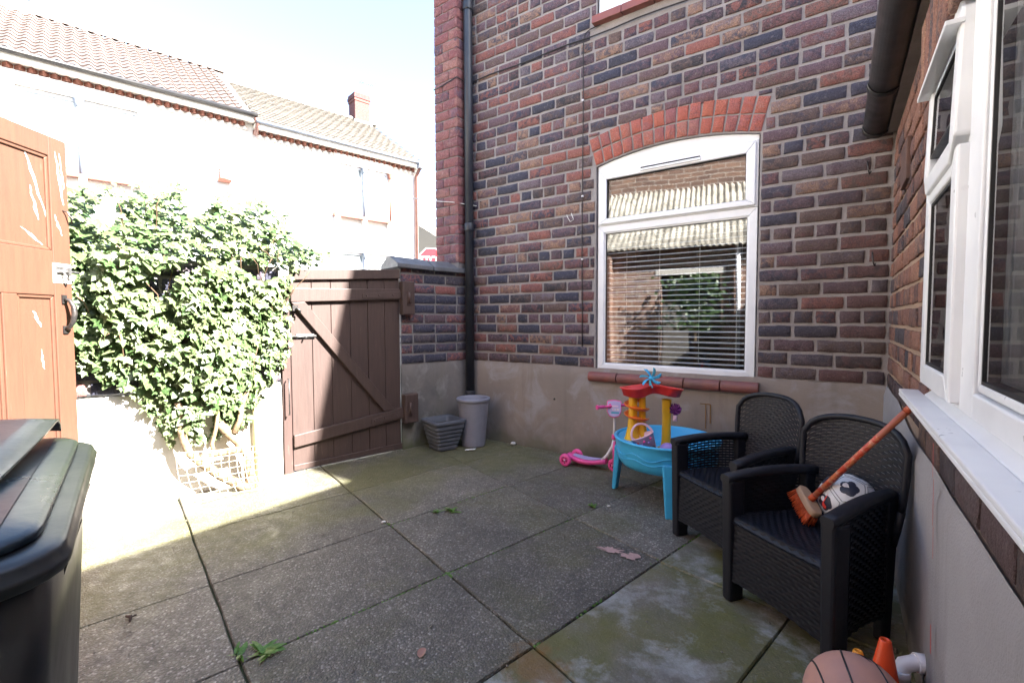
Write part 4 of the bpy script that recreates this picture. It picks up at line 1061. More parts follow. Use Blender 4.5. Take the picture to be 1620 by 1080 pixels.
def flap(u, v):
    x = .105 + .355 * u; y = .036 + .030 * (1 - u) ** 1.5 + (BD - .09) * v
    z = .958 + .024 * u ** .8 + .012 * sin(pi * v) ** .6
    if u < .08: z -= .006 * (1 - u / .08) ** 2
    if u > .90: z -= .022 * ((u - .90) / .10) ** 2
    return (x, y, z)
fl.grid(flap, 30, 16); fl.build('lid_dome', M['bin_lid'], bin_, solid=.004, fix=False)
fl = MB(); fl.grid(lambda u, v: (.06 + .37 * u, .040 + (BD - .10) * v, .9545 + .010 * sin(pi * u) * min(1, v * 6)), 10, 8); fl.build('lid_web', M['bin_lid'], bin_, fix=False)
hb = MB(); hb.tube([(.06, BD + .0, .93), (.06, BD + .06, .95), (BW - .06, BD + .06, .95), (BW - .06, BD, .93)], .014, 10); hb.build('handle', M['bin_body'], bin_)
for x in (.02, BW - .05):
    wh = MB(); wh.lathe([(.0, -.02), (.03, -.024), (.09, -.02), (.10, -.012), (.10, .012), (.09, .02), (.03, .024), (0, .02)], 24, Matrix.Translation((x, BD - .02, .10)) @ Matrix.Rotation(pi / 2, 4, 'Y')); wh.build('wheel', M['gasket'], bin_)

# ================================================================== POTS
def square_pot():
    t = thing('plant_pot', 'square grey ribbed planter in the corner beside the gate', 'plant pot', (-3.045, -.475, 0), radians(-17))
    m = MB(); rings = []
    def sq(h, z, r=.035, n=4):
        pts = []
        for cx, cy, a in ((h - r, -h + r, -pi / 2), (h - r, h - r, 0), (-h + r, h - r, pi / 2), (-h + r, -h + r, pi)):
            for k in range(n + 1): q = a + pi / 2 * k / n; pts.append((cx + r * cos(q), cy + r * sin(q), z + .006 * sin(cx * 40) * (0 < z < .22)))
        return pts
    rings.append(sq(.092, 0)); z = .0; H = .262
    for k in range(6):
        a = .092 + .05 * k / 6
        z0 = .01 + .036 * k; rings += [sq(a + .0055, z0), sq(a + .009, z0 + .012), sq(a + .009, z0 + .027), sq(a + .006, z0 + .034)]
    rings += [sq(.145, .228), sq(.152, .236), sq(.153, H - .004), sq(.148, H), sq(.122, H), sq(.118, H - .01), sq(.105, H - .05)]
    loft(m, rings, True, False); m.build('pot_body', M['pot'], t)
    s = MB(); s.grid(lambda u, v: ((u - .5) * .215, (v - .5) * .215, .214 + .012 * noise.noise(Vector((u * 6, v * 6, 1)))), 8, 8); s.build('soil', M['pot_soil'], t)
square_pot()
t = thing('plant_pot', 'tall round pale grey ribbed pot beside the drainpipe', 'plant pot', (-2.895, -.245, 0))
prof = [(0, .0), (.098, 0), (.103, .008)]
H = .43
for k in range(27):
    z0 = .014 + k * .0142; r = .103 + .036 * (z0 / H) ** 1.1; prof += [(r, z0), (r + .0035, z0 + .006), (r, z0 + .0122)]
prof += [(.143, .402), (.150, .407), (.151, .424), (.147, H), (.130, H), (.127, .42), (.115, .33), (0, .33)]
m = MB(); m.lathe(prof, 40); m.build('pot_body', M['pot_light'], t)

# ================================================================== CHAIRS
FWD, RWD, DEP, AH, AR_, SH, BT = .234, .168, .368, .508, .528, .356, .742
def weave(mb, fn, nu, nv, amp=.0022, gap=.22, thick=.0):
    """basket weave: flat strands that pass in front of and behind upright ribs"""
    for j in range(nv):
        v0 = (j + gap * .5) / nv; v1 = (j + 1 - gap * .5) / nv; o = len(mb.v)
        for i in range(2 * nu + 1):
            u = i / (2 * nu); ph = sin(pi * (i / 2 * 1.0) * 2 / 2 + (pi if j % 2 else 0)) if i % 2 else 0
            off = amp * (1 if ((i // 2) + j) % 2 else -1) * (1 if i % 2 else 0)
            for v in (v0, (v0 + v1) / 2, v1):
                p, n = fn(u, v); mb.v.append(tuple(p + n * (off + (.0012 if v not in (v0, v1) else 0))))
        for i in range(2 * nu):
            a = o + i * 3
            for q in (0, 1): mb.face((a + q, a + 3 + q, a + 4 + q, a + 1 + q), True)
    for i in range(nu + 1):
        u = i / nu; w = .12 / nu; o = len(mb.v); K = 10
        for k in range(K + 1):
            for uu in (max(0, u - w), min(1, u + w)):
                p, n = fn(uu, k / K); mb.v.append(tuple(p - n * .0008))
        for k in range(K): mb.face((o + 2 * k, o + 2 * k + 1, o + 2 * k + 3, o + 2 * k + 2), True)
def make_chair(name, label, loc, rz):
    t = thing(name, label, 'chair', loc, rz, 'wicker armchairs along the wall'); V = Vector
    def side_x(y): return FWD + (RWD - FWD) * min(1, y / DEP)
    # seat
    def seatf(u, v):
        y = .0 + (DEP + .02) * v; hw = side_x(y) - .022; x = (2 * u - 1) * hw
        return V((x, y, SH - .006 - .006 * (1 - (2 * u - 1) ** 2) - (.018 * (1 - v / .06) ** 2 if v < .06 else 0))), V((0, 0, 1))
    m = MB(); weave(m, seatf, 22, 26, .0016, .10); m.build('seat', M['wicker'], t, kind='stuff', fix=False)
    m = MB(); m.grid(lambda u, v: tuple(seatf(u, v)[0] - V((0, 0, .006))), 8, 8); m.build('seat_base', M['wicker_frame'], t, fix=False)
    # front skirt
    def frontf(u, v):
        x = (2 * u - 1) * (FWD - .028); lo = .085 + .012 * sin(pi * u)
        return V((x, .004 + .004 * v, lo + (SH - .012 - lo) * v)), V((0, -1, 0))
    m = MB(); weave(m, frontf, 20, 17, .0022, .12); m.build('front_skirt', M['wicker'], t, kind='stuff', fix=False)
    m = MB(); m.grid(lambda u, v: tuple(frontf(u, v)[0] + V((0, .006, 0))), 10, 6); m.build('skirt_backing', M['wicker_frame'], t, fix=False)
    # back skirt
    m = MB(); m.box(-RWD + .02, RWD - .02, DEP - .01, DEP + .004, .14, SH); m.build('rear_skirt', M['wicker_frame'], t)
    for s in (-1, 1):
        # front post down to foot
        m = MB()
        m.hexa([(s * (FWD - .046), -.004, 0), (s * (FWD - .002), -.004, 0), (s * (FWD - .002), .066, 0), (s * (FWD - .046), .066, 0)], [(s * (FWD - .050), -.014, AH - .02), (s * (FWD + .002), -.014, AH - .02), (s * (FWD + .002), .060, AH - .02), (s * (FWD - .050), .060, AH - .02)])
        m.build('leg', M['wicker_frame'], t, bevel=.01)
        m = MB(); m.hexa([(s * (RWD - .04), DEP - .045, 0), (s * (RWD - .005), DEP - .045, 0), (s * (RWD - .005), DEP + .0, 0), (s * (RWD - .04), DEP, 0)], [(s * (RWD - .03), DEP - .05, AR_ - .01), (s * (RWD + .004), DEP - .05, AR_ - .01), (s * (RWD + .004), DEP + .01, AR_ - .01), (s * (RWD - .03), DEP + .01, AR_ - .01)])
        m.build('leg', M['wicker_frame'], t, bevel=.008)
        # woven side below and above the seat
        def sidef(u, v, s=s):
            y = .045 + (DEP - .08) * u; x = s * (side_x(y) - .012); lo = .085 + .015 * sin(pi * u); hi = AH - .03 + (AR_ - AH) * u + .012 * sin(pi * u)
            return V((x, y, lo + (hi - lo) * v)), V((s, 0, 0))
        m = MB(); weave(m, sidef, 15, 30, .0025, .24); m.build('side_panel', M['wicker'], t, kind='stuff', fix=False)
        m = MB(); m.grid(lambda u, v, s=s: tuple(sidef(u, v * (.58 if s < 0 else .99))[0] - V((s * .004, 0, 0))), 6, 6); m.build('side_backing', M['wicker_frame'], t, fix=False)
        # arm rest: a soft rounded cap that arches slightly
        m = MB(); n = 10; rings = []
        for k in range(n + 1):
            u = k / n; y = -.018 + (DEP + .02) * u; x = s * (side_x(max(0, y)) - .022); z = AH - .022 + (AR_ - AH) * u + .014 * sin(pi * u); hw = .027 - .006 * u
            if k == 0: hw *= .86
            ring = []
            for q in range(10):
                a = 2 * pi * q / 10; ca, sa = cos(a), sin(a)
                ring.append((x + hw * (abs(ca) ** .6) * (1 if ca > 0 else -1), y, z + .006 + .017 * (abs(sa) ** .6) * (1 if sa > 0 else -1)))
            rings.append(ring)
        loft(m, rings); m.build('arm_rest', M['wicker_frame'], t)
    # back: curved, leaning, arched at the top
    def backf(u, v):
        w = 2 * u - 1; hw = (.176 + .018 * min(1, v * 1.4)); x = w * hw
        zt = .695 + .047 * (1 - abs(w) ** 2.6) - .035 * abs(w) ** 10; z = SH - .02 + (zt - SH + .02) * v
        y = DEP - .012 + .052 * v - .05 * w * w * (0.35 + .65 * v) + .012
        return V((x, y, z)), V((.25 * w, -1, .12)).normalized()
    m = MB(); weave(m, backf, 20, 32, .0026, .07); bk = m.build('back_panel', M['wicker'], t, kind='stuff', fix=False)
    pts = [backf(0, k / 8)[0] for k in range(3, 8)] + [backf(k / 16, 1.0)[0] for k in range(17)] + [backf(1, 1 - k / 8)[0] for k in range(1, 6)]
    m = MB(); m.tube(pts, .0120, 10); m.build('back_rim', M['wicker_frame'], t)
    for ua, ub, uc in ((.03, .01, 0), (.97, .99, 1)):
        m = MB(); m.tube([backf(ua, .02)[0], backf(ub, .2)[0], backf(uc, .4)[0]], .013, 8); m.build('back_stay', M['wicker_frame'], t)
    return t
make_chair('wicker_armchair', 'nearer black wicker armchair holding the football and broom', (-.395, -1.580, 0), -.635)
make_chair('wicker_armchair', 'farther black wicker armchair next to the blue water table, empty seat', (-.735, -1.134, 0), -.675)

# ================================================================== BROOM, BALLS, CONES
Bc = Vector((-.300, -1.355, .428)); Tp = Vector((-.018, -1.47, .842)); hd_ = (Tp - Bc).normalized()
la = Vector((.67, -.74, 0)); la = (la - hd_ * la.dot(hd_)).normalized(); wa = hd_.cross(la)
BM = Matrix(((la.x, wa.x, hd_.x, Bc.x), (la.y, wa.y, hd_.y, Bc.y), (la.z, wa.z, hd_.z, Bc.z), (0, 0, 0, 1)))
br = thing('broom', 'short orange broom propped on the nearer chair against the sill', 'broom')
br.matrix_world = BM
m = MB(); pl_ = []
for k in range(20):
    a = 2 * pi * k / 20; ca, sa = cos(a), sin(a); pl_.append((.068 * abs(ca) ** .5 * (1 if ca > 0 else -1), .024 * abs(sa) ** .7 * (1 if sa > 0 else -1)))
loft(m, [[(x * .96, y * .96, -.012) for x, y in pl_], [(x, y, -.010) for x, y in pl_], [(x, y, .008) for x, y in pl_], [(x * .92, y * .9, .013) for x, y in pl_]]); m.build('block', M['broom_wood'], br)
m = MB()
for a in range(15):
    for b in range(5):
        x, y = -.058 + .116 * a / 14, -.016 + .032 * b / 4
        for q in range(3):
            e = (x * 1.15 + random.uniform(-.005, .005), y * 1.35 + random.uniform(-.004, .004), -.056 + random.uniform(-.005, .004))
            m.tube([(x + random.uniform(-.002, .002), y, -.011), e], [.0022, .0014], 4)
m.build('bristles', M['bristle'], br, kind='stuff')
Lh = (Tp - Bc).length
def handle_mat():
    k = NT('broom_handle_wrap'); oc = k.objc(); sep = k.add('ShaderNodeSeparateXYZ'); k.L(oc, sep.inputs[0])
    wv = k.noise(38, 3, .6, oc, 1.2); st_ = k.ramp(k.math('FRACT', k.math('MULTIPLY', sep.outputs[2], 24.)), [(0., 1.), (.16, 0.), (.84, 0.), (1., 1.)])
    pat = k.mix(k.ramp(wv, [(.48, 0.), (.55, 1.)]), (.50, .06, .03), (.60, .20, .09)); pat = k.mix(k.math('MULTIPLY', st_, k.ramp(wv, [(.4, .2), (.6, .9)])), pat, (.62, .40, .30))
    top = k.ramp(sep.outputs[2], [(.36, 0.), (.37, 1.)])
    return k.fin(k.mix(top, pat, (.42, .13, .075)), .4)
m = MB(); m.tube([(0, 0, .0), (0, 0, Lh)], .0105, 14); m.build('handle', handle_mat(), br)
m = MB(); m.tube([(0, 0, .01), (0, 0, .035)], .0125, 14); m.build('socket', M['bristle'], br)
m = MB(); m.tube([(0, 0, Lh - .03), (0, 0, Lh + .002)], .0118, 14); m.build('end_cap', plastic('broom_cap', (.45, .10, .05)), br)

RB = .096
ball = thing('football', 'white football with navy patches lying on the nearer chair seat', 'football', (-.180, -1.318, SH + RB - .006))
def ball_mat():
    k = NT('football_skin'); oc = k.objc()
    vor = k.add('ShaderNodeTexVoronoi'); vor.inputs['Scale'].default_value = 160; k.L(oc, vor.inputs['Vector'])
    col = k.mix(k.ramp(k.noise(25, 4, .6, oc), [(.45, 0.), (.7, .5)]), (.74, .75, .77), (.52, .53, .54))
    return k.fin(col, .42, k.bump(vor.outputs['Distance'], .2, .002))
m = MB(); m.sphere((0, 0, 0), RB, 40, 24); m.build('skin', ball_mat(), ball)
phi = (1 + sqrt(5)) / 2
ico = [Vector(v).normalized() for v in [(0, 1, phi), (0, 1, -phi), (0, -1, phi), (0, -1, -phi), (1, phi, 0), (1, -phi, 0), (-1, phi, 0), (-1, -phi, 0), (phi, 0, 1), (phi, 0, -1), (-phi, 0, 1), (-phi, 0, -1)]]
cdir = (CP - ball.location).normalized()
# turn the solid so that one patch looks up at the camera's side and another to the lower left
zax = (cdir + Vector((.05, .1, .55))).normalized(); xax = (Vector((-.85, -.6, -.2)) - zax * Vector((-.85, -.6, -.2)).dot(zax)).normalized(); yax = zax.cross(xax)
i0 = ico[0]; i1 = min(ico[1:], key=lambda v: abs(v.angle(i0) - 1.107)); b0 = i0; b1 = (i1 - i0 * i1.dot(i0)).normalized(); b2 = b0.cross(b1)
def tosph(v): return zax * v.dot(b0) + xax * v.dot(b1) + yax * v.dot(b2)
def sph_patch(mb, c, ax, poly, R, sub=6):
    ay = c.cross(ax); ctr = len(mb.v); mb.v.append(tuple(c * R)); n = len(poly); prev = None
    for q in range(1, sub + 1):
        ring = []
        for (a, b) in poly:
            d = (c + (ax * a + ay * b) * (q / sub)).normalized(); ring.append(len(mb.v)); mb.v.append(tuple(d * R))
        for k in range(n):
            if prev is None: mb.face((ctr, ring[k], ring[(k + 1) % n]), True)
            else: mb.face((prev[k], ring[k], ring[(k + 1) % n], prev[(k + 1) % n]), True)
        prev = ring
navy = plastic('football_navy', (.018, .024, .05)); greyp = plastic('football_grey', (.20, .21, .23))
for v in ico:
    c = tosph(v); nb = min((w for w in ico if abs(w.angle(v) - 1.107) < .1), key=lambda w: w.x * 3 + w.y); ax = (tosph(nb) - c * tosph(nb).dot(c)).normalized()
    pent = [(.34 * cos(2 * pi * k / 5 + e), .34 * sin(2 * pi * k / 5 + e)) for k in range(5) for e in (-.14, .14)]
    m = MB(); sph_patch(m, c, ax, pent, RB + .0008); m.build('patch', navy, ball, fix=False)
    m = MB(); inn = [(.17 + .085 * cos(2 * pi * k / 6), .11 * sin(2 * pi * k / 6)) for k in range(6)]; sph_patch(m, c, ax, inn, RB + .0014, 3); m.build('patch_mark', M['p_white'], ball, fix=False)
sm = MB()
for v in ico:
    for w in ico:
        if v.angle(w) > 1.2 or v.angle(w) < .1 or v.x + v.y * .1 + v.z * .01 > w.x + w.y * .1 + w.z * .01: continue
        a, b = tosph(v), tosph(w); mid = (a + b).normalized(); side = a.cross(b).normalized()
        for off in (-.05, .05):
            pts = [(mid * cos(tt) + ((b - a).normalized() * off + side * 1.0 * tt * 0 + side * sin(tt))).normalized() for tt in [(-.33 + .66 * k / 8) for k in range(9)]]
            sm.tube([p * (RB + .0002) for p in pts], .0014, 4, True)
sm.build('seam', greyp, ball)
# red tick mark curling over the lower left patch
c = tosph(i1); ax = (zax - c * zax.dot(c)).normalized()
sw = [(.42, .16), (.10, .06), (-.10, .04), (-.20, -.03), (-.22, -.12), (-.14, -.19), (-.02, -.15), (-.10, -.10), (-.10, -.03), (.02, .00), (.18, .04)]
m = MB(); sph_patch(m, c, ax, sw, RB + .0022, 6); m.build('tick_mark', plastic('football_red', (.80, .05, .04)), ball, fix=False)

RK = .118
bb = thing('basketball', 'faded pinkish basketball with black seams at the bottom edge', 'basketball', (-.158, -1.965, RK))
m = MB(); m.sphere((0, 0, 0), RK, 40, 24); m.build('skin', simple('basketball_skin', (.50, .27, .21), (.44, .25, .21), 14, .6, .5, 420, .002), bb)
vd = (CP - bb.location).normalized(); vr = Vector((RT.x, RT.y, 0)).normalized(); vu = vr.cross(-vd).normalized()
for (cx, cy, rad) in ((0, .06, 0), (.62, .05, 1), (-.62, .05, 1)):
    m = MB(); pts = []
    for k in range(49):
        t_ = 2 * pi * k / 48
        if rad == 0: d = (vu * cos(t_) * 1 + vd * sin(t_) + vr * .10).normalized()
        else:
            off = cx; q = sqrt(1 - off * off); d = (vr * off + (vu * cos(t_) + vd * sin(t_)) * q).normalized()
        pts.append(d * (RK - .0006))
    m.tube(pts, .0028, 6, False); m.build('seam', M['p_black'], bb)
m = MB(); pts = [(vr * cos(2 * pi * k / 48) + vd * sin(2 * pi * k / 48)).normalized() * (RK - .0006) for k in range(49)]; m.tube(pts, .0028, 6, False); m.build('seam', M['p_black'], bb)
c = (vr * .50 + vu * .72 + vd * .42).normalized(); ax = (vu - c * vu.dot(c)).normalized()
star = [(.20, .02), (.03, .06), (-.20, .14), (-.03, .0), (-.16, -.16), (.04, -.06), (.16, -.20), (.08, -.04)]
m = MB(); sph_patch(m, c, ax, star, RK + .0008, 4); m.build('star_mark', M['p_black'], bb, fix=False)
m = MB()
c2 = (vr * .70 + vu * .50 + vd * .45).normalized(); ax2 = (vr - c2 * vr.dot(c2)).normalized()
for a in range(5): sph_patch(m, c2, ax2, [(-.13 + a * .055, -.02), (-.10 + a * .055, -.02), (-.095 + a * .055, .03), (-.125 + a * .055, .03)], RK + .0008, 2)
m.build('red_print', plastic('print_red', (.6, .10, .08)), bb, fix=False, kind='stuff')

def cone(name, label, loc, h, r0, r1, mat, rx=0, ry=0):
    t = thing(name, label, 'cone', loc, 0, 'small sports cones'); t.rotation_euler = (rx, ry, .3)
    m = MB(); m.lathe([(r0, .006), (r1, h - .004), (r1 - .002, h), (r1 - .006, h), (r1 - .006, h - .01)], 24); m.build('cone_body', M[mat], t)
    m = MB(); m.box(-r0 * 1.2, r0 * 1.2, -r0 * 1.2, r0 * 1.2, 0, .008); m.build('base', M[mat], t, bevel=.004)
cone('sports_cone', 'bright orange cone behind the basketball', (-.090, -1.795, 0), .222, .052, .0145, 'cone')
cone('sports_cone', 'small amber cone tip just behind the basketball', (-.150, -1.79, 0), .162, .042, .0125, 'cone_y')

# ================================================================== SCOOTER
sc = thing('toy_scooter', 'pink three wheeled toy scooter by the cement wall', 'scooter')
def wheel(c, ax, r, w, par):
    c, ax = Vector(c), Vector(ax).normalized(); m = MB(); q = Matrix.Translation(c) @ rot_align(ax)
    m.lathe([(r * .55, -w), (r * .9, -w), (r, -w * .6), (r, w * .6), (r * .9, w), (r * .55, w), (r * .55, -w)], 26, q); wl_ = m.build('wheel', M['p_pink'], par)
    m = MB(); m.lathe([(0, -w * .8), (r * .24, -w * .9), (r * .24, w * .9), (0, w * .8)], 14, q)
    for k in range(5):
        a = 2 * pi * k / 5; m.box(-r * .09, r * .09, r * .18, r * .6, -w * .7, w * .7, q @ Matrix.Rotation(a, 4, 'Z'))
    m.build('spokes', M['p_pink'], wl_)
    m = MB(); m.lathe([(0, -w * 1.08), (r * .12, -w * 1.05), (r * .12, w * 1.05), (0, w * 1.08)], 10, q); m.build('hub_cap', M['p_white'], wl_)
axd = Vector((.05, 1, 0))
wheel((-1.930, -.305, .048), axd, .048, .013, sc); wheel((-1.915, -.135, .048), axd, .048, .013, sc); wheel((-1.575, -.215, .046), Vector((.25, 1, 0)), .046, .013, sc)
m = MB(); rings = []
for k in range(13):
    u = k / 12; x = -1.945 + .315 * u; hw = .030 + .034 * sin(pi * min(1, u * 1.05) ** .8); z = .070 - .022 * sin(pi * u); yc = -.22 + .004 * u
    rings.append([(x, yc - hw, z + .004), (x, yc - hw * .9, z - .018), (x, yc, z - .026), (x, yc + hw * .9, z - .018), (x, yc + hw, z + .004), (x, yc + hw * .85, z + .012), (x, yc, z + .014), (x, yc - hw * .85, z + .012)])
loft(m, rings); m.build('deck', M['p_pink'], sc)
m = MB(); m.grid(lambda u, v: (-1.90 + .23 * u, -.22 + (v - .5) * .085 * (sin(pi * (.1 + .8 * u))) ** .5, .0865 - .021 * sin(pi * (u * .73 + .14))), 10, 4); m.build('grip_mat', M['p_lilac'], sc, fix=False)
m = MB(); m.tube([(-1.925, -.29, .05), (-1.92, -.15, .05)], .012, 8); m.build('axle', M['p_pink'], sc)
m = MB(); m.tube([(-1.665, -.22, .068), (-1.62, -.225, .115), (-1.575, -.235, .19), (-1.562, -.238, .24)], .0125, 10); m.build('frame_tube', M['p_white'], sc)
m = MB(); m.tube([(-1.562, -.238, .235), (-1.558, -.24, .38), (-1.556, -.245, .47)], .010, 10); m.build('column', M['p_white'], sc)
m = MB(); m.tube([(-1.562, -.236, .05), (-1.562, -.238, .235)], .012, 8); m.build('fork', M['p_pink'], sc)
m = MB(); m.tube([(-1.562, -.238, .248), (-1.561, -.239, .282)], .0185, 12); m.build('clamp', M['p_pink'], sc, bevel=.003)
hb = Vector((-.535, -.845, 0)); pc = Vector((-1.556, -.255, .475))
m = MB(); m.tube([pc - hb * .13 + Vector((0, 0, .02)), pc + hb * .08 + Vector((0, 0, .02))], .009, 8); m.build('handlebar', M['p_pink'], sc)
for s in (1, -1):
    e = pc + hb * (.085 * s) + Vector((0, 0, .02)); m = MB(); m.tube([e, e + hb * .055 * s], .012, 10); m.tube([e + hb * .052 * s, e + hb * .062 * s], .017, 10); m.build('hand_grip', M['p_pink'], sc)
pn = Vector((.37, -.91, .18)).normalized(); px_ = Vector((0, 0, 1)).cross(pn).normalized(); pz_ = pn.cross(px_)
PMX = Matrix(((px_.x, -pn.x, pz_.x, pc.x), (px_.y, -pn.y, pz_.y, pc.y), (px_.z, -pn.z, pz_.z, pc.z), (0, 0, 0, 1)))
shp = [(-.052, .05), (-.045, .058), (0, .064), (.045, .058), (.052, .05), (.052, -.02), (.035, -.055), (.0, -.066), (-.035, -.055), (-.052, -.02)]
m = MB(); m.prism(shp, -.018, .004, PMX); pt_ = m.build('front_plate', M['p_pink'], sc, bevel=.004)
m = MB(); m.prism([(x * .9, z * .9) for x, z in shp], -.0215, -.019, PMX); m.build('plate_face', M['p_lilac'], pt_)
for (x0, x1, z0, z1, mt) in ((-.035, -.022, .0, .035, 'p_pink'), (-.03, .03, .012, .024, 'p_palepink'), (-.012, .036, -.012, .002, 'p_white'), (-.008, -.002, -.01, .0, 'p_pink'), (.003, .009, -.01, .0, 'p_violet'), (.014, .02, -.01, .0, 'p_red'), (.025, .031, -.01, .0, 'p_orange'), (-.02, .035, -.035, -.022, 'p_teal')):
    m = MB(); m.box(x0, x1, -.0228, -.0216, z0, z1, PMX); m.build('plate_graphic', M[mt], pt_)

# ================================================================== WATER TABLE
wt = thing('water_table', 'blue toy water table with yellow towers and red flume', 'toy', (-1.10, -.51, 0))
RR, RZ = .34, .388
m = MB(); prof = [(.0, .205), (.16, .205), (.235, .22), (.258, .255), (.268, .34), (.272, RZ - .012), (.278, RZ - .006), (.278, RZ), (.272, RZ + .004), (.262, RZ + .004), (.255, RZ - .004), (.245, .30), (.22, .285), (0, .28)]
KR = 1.15; prof = [(r * KR, z) for r, z in prof]; m.lathe(prof, 56); tb = m.build('basin', M['p_blue'], wt)
for zz, am in ((.315, .014), (.285, .010)):
    m = MB(); m.tube([(KR * (.2665 - .004 * (zz < .3)) * cos(a), KR * (.2665 - .004 * (zz < .3)) * sin(a), zz + am * sin(a * 9)) for a in [pi + .1 + 2.6 * k / 60 for k in range(61)]], .0032, 6); m.build('wave_rib', M['p_blue'], tb)
m = MB(); poly = [(.245 * cos(a), .245 * sin(a)) for a in [radians(150 + 90 * k / 14) for k in range(15)]] + [(-.06, -.16), (-.05, -.05), (-.10, .06)]
poly = [(.305 * cos(a), .305 * sin(a)) for a in [radians(168 + 72 * k / 14) for k in range(15)]] + [(-.10, -.19), (-.08, -.11), (-.15, -.02)]
n = len(poly); m.add([(x, y, RZ - .006) for x, y in poly] + [(x, y, .29) for x, y in poly], [tuple(range(n))] + [(i, (i + 1) % n, (i + 1) % n + n, i + n) for i in range(n)]); m.build('shelf', M['p_blue'], wt, bevel=.006)
for ang in (183, -68, 57):
    a = radians(ang); R = Matrix.Rotation(a, 4, 'Z') @ Matrix.Translation((.055, 0, 0)); m = MB()
    m.hexa([(.262, -.030, 0), (.290, -.030, 0), (.290, .030, 0), (.262, .030, 0)], [(.225, -.046, .27), (.266, -.046, .30), (.266, .046, .30), (.225, .046, .27)]); m.v = [tuple(R @ Vector(v)) for v in m.v]
    m.build('leg', M['p_blue'], wt, bevel=.008)
T1 = Vector((-.160, -.150)); T2 = Vector((-.005, .015))
for dx, dy, k in ((0, 0, 1), (.045, .035, .8)):
    m = MB(); m.lathe([(.052 * k, RZ - .006), (.046 * k, RZ + .01), (.034 * k, RZ + .06), (.028 * k, RZ + .12), (.026 * k, .655)], 20, Matrix.Translation((T1.x + dx, T1.y + dy, 0))); m.build('tower', M['p_yellow'], wt)
m = MB(); m.lathe([(.06, .282), (.062, .30), (.056, .312), (.034, .32), (.028, .37), (.026, .50), (.029, .62)], 22, Matrix.Translation((T2.x, T2.y, 0))); m.build('tower', M['p_yellow'], wt)
m = MB()
def spiral(u, v):
    a = 1.2 + u * 2 * pi * 1.9; r = .030 + .046 * v; z = .61 - .115 * u + .016 * (2 * v - 1) ** 2
    return (T1.x + .018 + r * cos(a), T1.y + .012 + r * sin(a), z)
m.grid(spiral, 60, 6); m.build('spiral_chute', M['p_orange'], wt, solid=.005, fix=False)
# red flume: two bowls joined by a bridge that humps in the middle
A = Vector((T1.x + .01, T1.y, .665)); B = Vector((T2.x + .012, T2.y - .005, .640)); mid = (A + B) / 2
dr_ = (B - A); dl_ = dr_.length; dx_ = dr_.normalized(); dy_ = Vector((-dx_.y, dx_.x, 0)).normalized()
rings_o = []; K = 28
m = MB(); base = []; rim = []; rin = []; flo = []
ctrl = []
for k in range(64):
    a = 2 * pi * k / 64
    ex_ = (dl_ / 2 + .086) * cos(a); w = .072 if abs(ex_) > dl_ * .42 else .040 + .032 * (abs(ex_) / (dl_ * .42)) ** 2
    if abs(ex_) > dl_ / 2: w = sqrt(max(1e-5, .084 ** 2 - (abs(ex_) - dl_ / 2) ** 2)) * .86
    ey_ = w * (1 if sin(a) >= 0 else -1) if abs(sin(a)) > 1e-3 else 0
    ctrl.append((ex_, ey_))
def rail(ex_, ey_, dz, k): 
    hump = .026 * math.exp(-(ex_ / .10) ** 2); p = mid + dx_ * ex_ * k + dy_ * ey_ * k
    return (p.x, p.y, p.z + dz + hump + 0.012 * sin(ex_ * 9))
loft(m, [[rail(x, y, -.012, .80) for x, y in ctrl], [rail(x, y, -.006, .93) for x, y in ctrl], [rail(x, y, .032, 1.0) for x, y in ctrl], [rail(x, y, .036, 1.05) for x, y in ctrl], [rail(x, y, .042, 1.05) for x, y in ctrl], [rail(x, y, .042, .95) for x, y in ctrl], [rail(x, y, .004, .86) for x, y in ctrl]], True, True)
m.build('flume', M['p_red'], wt)
m = MB(); m.lathe([(.022, .0), (.028, .004), (.030, .02), (.026, .024), (.022, .02)], 20, Matrix.Translation((B.x, B.y, .648))); m.build('drain_ring', M['p_red'], wt)
pz = mid + Vector((-.005, -.005, .0)); m = MB(); m.tube([(pz.x, pz.y, pz.z + .03), (pz.x, pz.y, pz.z + .10)], [.014, .010], 12); m.sphere((pz.x, pz.y, pz.z + .10), .013, 12, 8); m.build('wheel_post', M['p_red'], wt)
hubp = Vector((pz.x, pz.y, pz.z + .10)); fd = Vector((.25, -.85, .45)).normalized(); QM = Matrix.Translation(hubp + fd * .016) @ rot_align(fd)
pw = MB(); pw.lathe([(0, -.006), (.012, -.006), (.012, .006), (0, .006)], 12, QM); pwo = pw.build('pinwheel', M['p_blue'], wt)
for k in range(7):
    m = MB(); Rk = QM @ Matrix.Rotation(2 * pi * k / 7, 4, 'Z')
    m.grid(lambda u, v: tuple(Rk @ Vector((.008 + .054 * u, (v - .5) * (.009 + .013 * u) * (1 if u < .9 else .7) + .022 * u * u, .012 * (v - .5) + .006 * u))), 8, 3); m.build('blade', M['p_teal'] if k % 2 else M['p_blue'], pwo, solid=.0025, fix=False)
m = MB(); pwv = Vector((T2.x + .055, T2.y - .005, .565))
for k in range(8):
    a = 2 * pi * k / 8; m.box(.008, .036, -.012, .012, -.005, .005, Matrix.Translation(pwv) @ Matrix.Rotation(a, 4, 'Y') @ Matrix.Rotation(.7, 4, 'X'))
m.tube([pwv - Vector((.04, 0, 0)), pwv + Vector((.012, 0, 0))], .009, 8); m.build('paddle_wheel', M['p_purple'], wt)
m = MB(); m.tube([pwv + Vector((.0, 0, -.04)), pwv + Vector((.0, -.005, -.075))], .012, 10); m.build('spout', M['p_palepink'], wt)

